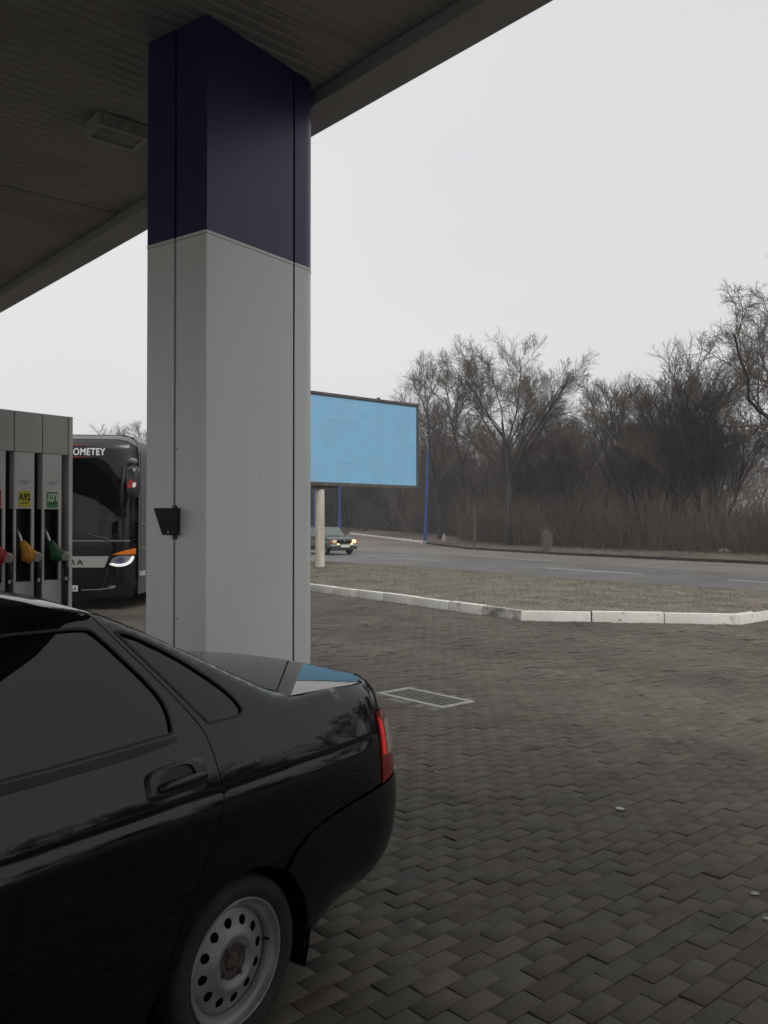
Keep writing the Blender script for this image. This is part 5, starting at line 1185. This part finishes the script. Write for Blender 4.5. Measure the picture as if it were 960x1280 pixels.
MB().tube([(-.95, .25, .98), (-1.16, .1, 1.0), (-1.22, -.35, 1.03)], .008, 6).build('wiper', 'blackplastic', LAD)

# ================================================================== small things by the wood's edge
x, y = 20.2, 49.0
p = G(905, 697.5); mb = MB(); bm = bmesh.new(); bmesh.ops.create_icosphere(bm, subdivisions=3, radius=1)
rr = random.Random(3)
for v in bm.verts:
    k_ = 1 + .18 * math.sin(5 * v.co.x + 2) * math.cos(4 * v.co.y) + .08 * math.sin(9 * v.co.z + 3 * v.co.x); v.co = Vector((v.co.x * .33 * k_, v.co.y * .2 * k_, max(v.co.z, -.3) * .15 * k_))
me = bpy.data.meshes.new('white_bag'); bm.to_mesh(me); bm.free(); o = link('litter_bag', me, 'paper', None, True); o.location = (p[0], p[1], .30); o.rotation_euler = (0, 0, -.5)
tag(o, 'white plastic bag lying in the verge before the trees', 'litter')
p = at(593, 640, 53.5); tp = MB().tube([(0, 0, -.2), (.03, 0, 1.2), (0, .02, 2.55)], [.075, .07, .06], 8).build('wooden_post', 'wood', None, smooth=True, angle=50); tp.location = (p.x, p.y, .22)
tag(tp, 'thin weathered wooden post standing in the thicket edge', 'post')
p = at(684, 670, 46.7)
g = np.random.default_rng(77); mb = MB()
for k in range(90):
    a, r_ = g.random() * 2 * PI, .26 * g.random() ** .5; bx_, by_ = r_ * math.cos(a), r_ * math.sin(a); hh = 1.55 * (.5 + .5 * g.random()) * (1 - .8 * r_); dx, dy = g.normal(0, .09, 2)
    mb.tube([(bx_, by_, -.1), (bx_ + dx * .4, by_ + dy * .4, hh * .6), (bx_ + dx, by_ + dy, hh)], [.010, .008, .003], 4, cap=False)
o = mb.build('pale_stem_clump', 'palestem', None); o.location = (p.x, p.y, .16); o['kind'] = 'stuff'  # upright pale patch built as a bundle of thin stems
tag(o, 'pale upright clump of thin stems at the edge of the thicket', 'plant')
p = at(552, 672, 60); mb = MB().add([(0, 0, .1), (.22, .05, .1), (.30, .1, .45), (.16, .05, .75), (.05, .12, .4), (.1, -.1, .3)], [(0, 1, 5), (1, 2, 5), (2, 3, 5), (3, 0, 5), (0, 4, 1), (1, 4, 2), (2, 4, 3), (3, 4, 0)])
o = mb.build('litter_scrap', 'paper'); o.location = (p.x, p.y, .25); tag(o, 'torn pale sheet caught in the brush near the lamp post', 'litter')

# ================================================================== bare trees
def grow(start, dirs, L, r0, r1, nseg, wander, up, g):
    N = len(start); pts = np.zeros((N, nseg + 1, 3)); pts[:, 0] = start; d = dirs.copy()
    for i in range(nseg):
        d = d + g.normal(0, wander, (N, 3)); d[:, 2] += up; d /= np.linalg.norm(d, axis=1, keepdims=True); pts[:, i + 1] = pts[:, i] + d * (L / nseg)[:, None]
    t = np.linspace(0, 1, nseg + 1)[None]; return pts, r0[:, None] * (1 - t) + r1[:, None] * t
def spawn(pts, rad, k, t0, t1, ang, asd, lr, rr, minr, g, lenpar, tf=.6):
    N, n1, _ = pts.shape; ns = n1 - 1
    t = t0 + (t1 - t0) * (np.arange(k)[None] + g.random((N, k))) / k; f = t * ns; i = np.minimum(f.astype(int), ns - 1); u = (f - i)[..., None]
    ar = np.arange(N)[:, None]; p = pts[ar, i] * (1 - u) + pts[ar, i + 1] * u; tan = pts[ar, i + 1] - pts[ar, i]; tan /= np.linalg.norm(tan, axis=2, keepdims=True)
    rp = rad[ar, i] * (1 - u[..., 0]) + rad[ar, i + 1] * u[..., 0]
    v = g.normal(0, 1, tan.shape); v -= tan * (v * tan).sum(2, keepdims=True); v /= np.linalg.norm(v, axis=2, keepdims=True)
    a = np.radians(ang + asd * g.standard_normal((N, k)))[..., None]; d = tan * np.cos(a) + v * np.sin(a)
    L = lenpar[:, None] * lr * (.85 + tf * .5 - tf * t) * (.7 + .6 * g.random((N, k))); r0 = np.maximum(rp * rr, minr)
    return p.reshape(-1, 3), d.reshape(-1, 3), L.ravel(), r0.ravel()
def tubes(pts, rad, k):
    N, n1, _ = pts.shape; tan = np.empty_like(pts); tan[:, 1:-1] = pts[:, 2:] - pts[:, :-2]; tan[:, 0] = pts[:, 1] - pts[:, 0]; tan[:, -1] = pts[:, -1] - pts[:, -2]
    tan /= (np.linalg.norm(tan, axis=2, keepdims=True) + 1e-9)
    ref = np.where(np.abs(tan[:, :1, 2:3]) < .9, np.array([0, 0, 1.0]), np.array([1.0, 0, 0])); u = np.cross(tan, np.broadcast_to(ref, tan.shape)); u /= (np.linalg.norm(u, axis=2, keepdims=True) + 1e-9); v = np.cross(tan, u)
    a = 2 * PI * np.arange(k) / k; V = pts[:, :, None] + (u[:, :, None] * np.cos(a)[None, None, :, None] + v[:, :, None] * np.sin(a)[None, None, :, None]) * rad[:, :, None, None]
    b = (np.arange(N)[:, None, None] * n1 + np.arange(n1 - 1)[None, :, None]) * k; j = np.arange(k)[None, None]; j2 = (j + 1) % k
    Fq = np.stack([b + j, b + j2, b + k + j2, b + k + j], -1).reshape(-1, 4); return V.reshape(-1, 3), Fq
def merge(parts):
    V = []; Fs = []; o = 0
    for v, f in parts: V.append(v); Fs.append(f + o); o += len(v)
    return np.concatenate(V), np.concatenate(Fs)
def make_tree(seed, h, style):
    g = np.random.default_rng(seed); big = []; small = []
    A = lambda *x: np.array(x, float)
    # per level: children, from, to, angle, spread, length ratio, radius ratio, upward pull, wander
    if style == 'spreading':
        pts, rad = grow(A([0, 0, -.3]), A([.02, 0, 1]), A(h * .62), A(.26), A(.07), 9, .06, .04, g); L = A(h * .56)
        cfg = [(13, .45, 1, 40, 9, .92, .55, .030, .08), (9, .18, 1, 34, 9, .50, .55, .04, .08), (8, .12, 1, 33, 10, .54, .55, .035, .10), (6, .1, 1, 33, 12, .60, .6, .03, .11), (4, .1, 1, 33, 14, .70, .7, .025, .12)]
    elif style == 'upright':
        n = 10; a = g.random(n) * 2 * PI; st = np.stack([.4 * np.cos(a), .4 * np.sin(a), np.full(n, -.3)], 1); sp = .10 + .36 * g.random(n); d = np.stack([sp * np.cos(a), sp * np.sin(a), np.ones(n)], 1); d /= np.linalg.norm(d, axis=1, keepdims=True)
        L = h * (.78 + .22 * g.random(n)); pts, rad = grow(st, d, L, np.full(n, .13), np.full(n, .02), 9, .045, .012, g)
        cfg = [(9, .22, .98, 25, 7, .42, .5, .055, .07), (6, .15, 1, 25, 8, .58, .55, .05, .08), (5, .12, 1, 26, 9, .66, .6, .04, .09), (5, .1, 1, 27, 10, .75, .7, .035, .10)]
    elif style == 'gnarled':
        pts, rad = grow(A([0, 0, -.3]), A([.02, 0, 1]), A(h * .70), A(.30), A(.08), 9, .08, .03, g); L = A(h * .60)
        cfg = [(14, .35, 1, 58, 10, .90, .5, .008, .17), (8, .2, 1, 42, 12, .50, .55, .02, .18), (8, .15, 1, 42, 14, .50, .6, .015, .19), (7, .1, 1, 42, 16, .58, .65, .01, .19), (4, .1, 1, 42, 18, .65, .7, .0, .19)]
    else:
        pts, rad = grow(A([0, 0, -.3]), A([.04, .03, 1]), A(h * .92), A(.16), A(.025), 10, .06, .05, g); L = A(h * .80)
        cfg = [(19, .28, .98, 36, 9, .46, .45, .06, .08), (7, .15, 1, 32, 10, .58, .55, .05, .09), (6, .12, 1, 32, 11, .62, .6, .04, .10), (5, .1, 1, 32, 12, .75, .7, .03, .11)]
    big.append(tubes(pts, rad, 9))
    for lv, (k, t0, t1, an, sd_, lr, rr, up, wn) in enumerate(cfg):
        mr = (.030, .017, .0105, .0068, .005)[lv]
        s, d, L2, r0 = spawn(pts, rad, k, t0, t1, an, sd_, lr, rr, mr, g, L, (.25 if (style == 'spreading' and lv == 0) else .6))
        if lv: r0 = np.minimum(r0, (.1, .055, .024, .0105, .0065)[lv])
        ns = (8, 5, 4, 3, 2)[lv]; pts, rad = grow(s, d, L2, r0, np.maximum(r0 * .35, .0038), ns, wn, up, g); L = L2
        (big if lv < 1 else small).append(tubes(pts, rad, (6, 4, 3, 3, 3)[lv]))
    return merge(big), merge(small)
PROTO = {}
def proto(key, seed, h, style):
    b, s = make_tree(seed, h, style)
    a = npmesh('trunk', *b, 'bark', smooth=True); c = npmesh('crown', *s, 'twig'); PROTO[key] = (a.data, c.data, float(np.percentile(s[0][:, 2], 99.7)))
    bpy.data.objects.remove(a); bpy.data.objects.remove(c)
proto('oak', 5, 13.0, 'spreading'); proto('oakb', 12, 12.0, 'spreading'); proto('gnarl', 24, 13.0, 'gnarled'); proto('vase', 8, 11.5, 'upright'); proto('vaseb', 19, 10.5, 'upright'); proto('pole', 31, 12.0, 'thin'); proto('poleb', 37, 10.0, 'thin')
def tree(key, px, Yd, h, rz, lab, group=None, wide=1.0, x=None, base=None):
    xw = (px - 480) / F * Yd if x is None else x
    z = float(verge_h(np.array([[xw, Yd]]))[0]) if base is None else base
    t = thing('bare_tree', lab, 'tree', (xw, Yd, z - .05), rz, group); s = h / PROTO[key][2]; t.scale = (s * wide, s * wide, s)
    for nm, me in (('trunk', PROTO[key][0]), ('crown', PROTO[key][1])):
        o = bpy.data.objects.new(nm, me); col.objects.link(o); o.parent = t
    return t
tree('oak', 634, 55, 13.9, .6, 'tallest wide-crowned bare tree standing between billboard and wood', wide=1.0)
tree('pole', 550, 73, 15.5, 2.0, 'slim bare tree right behind the blue street lamp', wide=1.1)
tree('poleb', 586, 76, 15.6, 4.1, 'slender bare tree pressed against the tallest wide-crowned tree', wide=1.2)
tree('vase', 882, 46, 10.9, 1.0, 'broad many-stemmed bare tree with brush-like upright twigs', wide=1.25)
tree('vaseb', 818, 48, 10.3, 3.0, 'many-stemmed upright bare tree beside the broad brush-like one', wide=1.1)
tree('poleb', 756, 50, 9.9, 1.2, 'lower thin bare tree in the dip of the wood', wide=1.2)
tree('vase', 704, 57, 10.4, 5.0, 'low bushy bare tree between the tall tree and the dip', wide=1.0)
tree('gnarl', 1046, 37, 14.3, 2.4, 'large near bare tree whose long limbs reach over the others', wide=1.0, base=.2)
grp = 'trees of the wood beyond the road'
LABS = {'pole': 'slim single-stemmed bare tree standing among others deep in the wood', 'poleb': 'shorter slim bare tree half lost in the wood behind the undergrowth', 'vase': 'bushy many-stemmed bare tree deep in the wood', 'vaseb': 'low bushy many-stemmed bare tree deep in the wood', 'oakb': 'round-crowned bare tree with forked limbs deep in the wood'}
rt = random.Random(9); keys = ['pole', 'poleb', 'vase', 'vaseb', 'oakb']
for i in range(31):
    px = 380 + (i * 37.7) % 640; Yd = 58 + (i * 13.1) % 34
    if 540 <= px < 610: Yd = 76 + (i * 13.1) % 20
    if px < 540: Yd = 88 + (i * 13.1) % 30
    h = rt.uniform(7.5, 9.6) * (1 if px > 540 else 1.0) * (Yd / 66) ** .5
    tree(keys[i % 5], px, Yd, h, rt.uniform(0, 6.28), LABS[keys[i % 5]], grp, rt.uniform(1.0, 1.35))
for i in range(9):
    tree(keys[i % 5], 372 + i * 9, 104 + (i * 11) % 26, rt.uniform(9, 11.5), i * 1.1, LABS[keys[i % 5]], grp, 1.2)
for i in range(9):     # the wood goes on to the right, outside the picture
    t_ = i / 8; xw = 23 + 22 * t_ + rt.uniform(-1, 1); yw = 31 - 34 * t_ + rt.uniform(-1, 1)
    tree(keys[(i + 2) % 5], 0, yw, rt.uniform(9, 12), rt.uniform(0, 6), LABS[keys[(i + 2) % 5]], grp, 1.1, x=xw + 6)
for i, (px, Yd, h) in enumerate(((150, 72, 10.2), (172, 66, 9.7), (120, 80, 9.5), (196, 70, 9.5), (60, 90, 11))):
    tree(keys[i % 4], px, Yd, h, i * 1.3, 'distant bare tree showing above the coach roof', 'distant trees beyond the coach', 1.2, base=0)

# undergrowth along the wood's edge: nobody could count the stems
def thicket(name, n, seed, pos, h0, h1, lab, m='brush', r0=.009, side=6):
    g = np.random.default_rng(seed); P = pos(n, g); z = verge_h(P); st = np.column_stack([P, z - .05]); a = g.random(n) * 2 * PI; tl = .04 + .75 * g.random(n) ** 2
    d = np.column_stack([np.cos(a) * tl, np.sin(a) * tl, np.ones(n)]); d /= np.linalg.norm(d, axis=1, keepdims=True); L = h0 + (h1 - h0) * g.random(n) ** 1.6
    pts, rad = grow(st, d, L, np.full(n, r0) * (.6 + g.random(n)), np.full(n, .004), 4, .17, .01, g); parts = [tubes(pts, rad, 3)]
    s, dd, L2, rr = spawn(pts, rad, side, .12, 1, 44, 16, .42, .6, .005, g, L); p2, r2 = grow(s, dd, L2, rr, np.full(len(rr), .004), 2, .15, .03, g); parts.append(tubes(p2, r2, 3))
    V, Fq = merge(parts); return tag(npmesh(name, V, Fq, m), lab, 'brush', kind='stuff')
def along(d0, d1, i0=2, i1=None):
    L = np.array(FAR[i0:i1] if i1 else FAR[i0:-1])
    def f(n, g):
        sl = np.linalg.norm(np.diff(L, axis=0), axis=1); c = np.concatenate([[0], np.cumsum(sl)]); u = g.random(n) * c[-1]; i = np.clip(np.searchsorted(c, u) - 1, 0, len(sl) - 1); t = (u - c[i]) / sl[i]
        p = L[i] + (L[i + 1] - L[i]) * t[:, None]; e = (L[i + 1] - L[i]) / sl[i][:, None]; nn = np.column_stack([-e[:, 1], e[:, 0]]); return p + nn * (d0 + (d1 - d0) * g.random(n) ** 1.0)[:, None]
    return f
thicket('undergrowth', 11000, 41, along(2.6, 8, 3), .5, 3.8, 'dense leafless undergrowth filling the edge of the wood')
thicket('undergrowth', 15000, 47, along(5, 24, 0, 4), 1.5, 7.5, 'leafless thicket behind the whitewashed kerb at the bend', r0=.03)
thicket('undergrowth', 4200, 43, along(8, 22, 2), 1.5, 5.5, 'tall leafless saplings standing deep in the wood', r0=.02)

# thin mist lying over the road and the wood
hz = MB().box((0, 300, 9.5), (3990, 3390, 21.2)).build('haze', None); hz['kind'] = 'stuff'; tag(hz, 'thin grey winter mist over road and wood', 'haze')
hm = bpy.data.materials.new('mist'); hm.use_nodes = True; hn = hm.node_tree; hn.nodes.clear()
ho = hn.nodes.new('ShaderNodeOutputMaterial'); hv_ = hn.nodes.new('ShaderNodeVolumePrincipled'); hv_.inputs['Color'].default_value = (.93, .94, .96, 1); hv_.inputs['Density'].default_value = 0.0011
hn.links.new(hv_.outputs[0], ho.inputs['Volume']); hz.data.materials.append(hm)
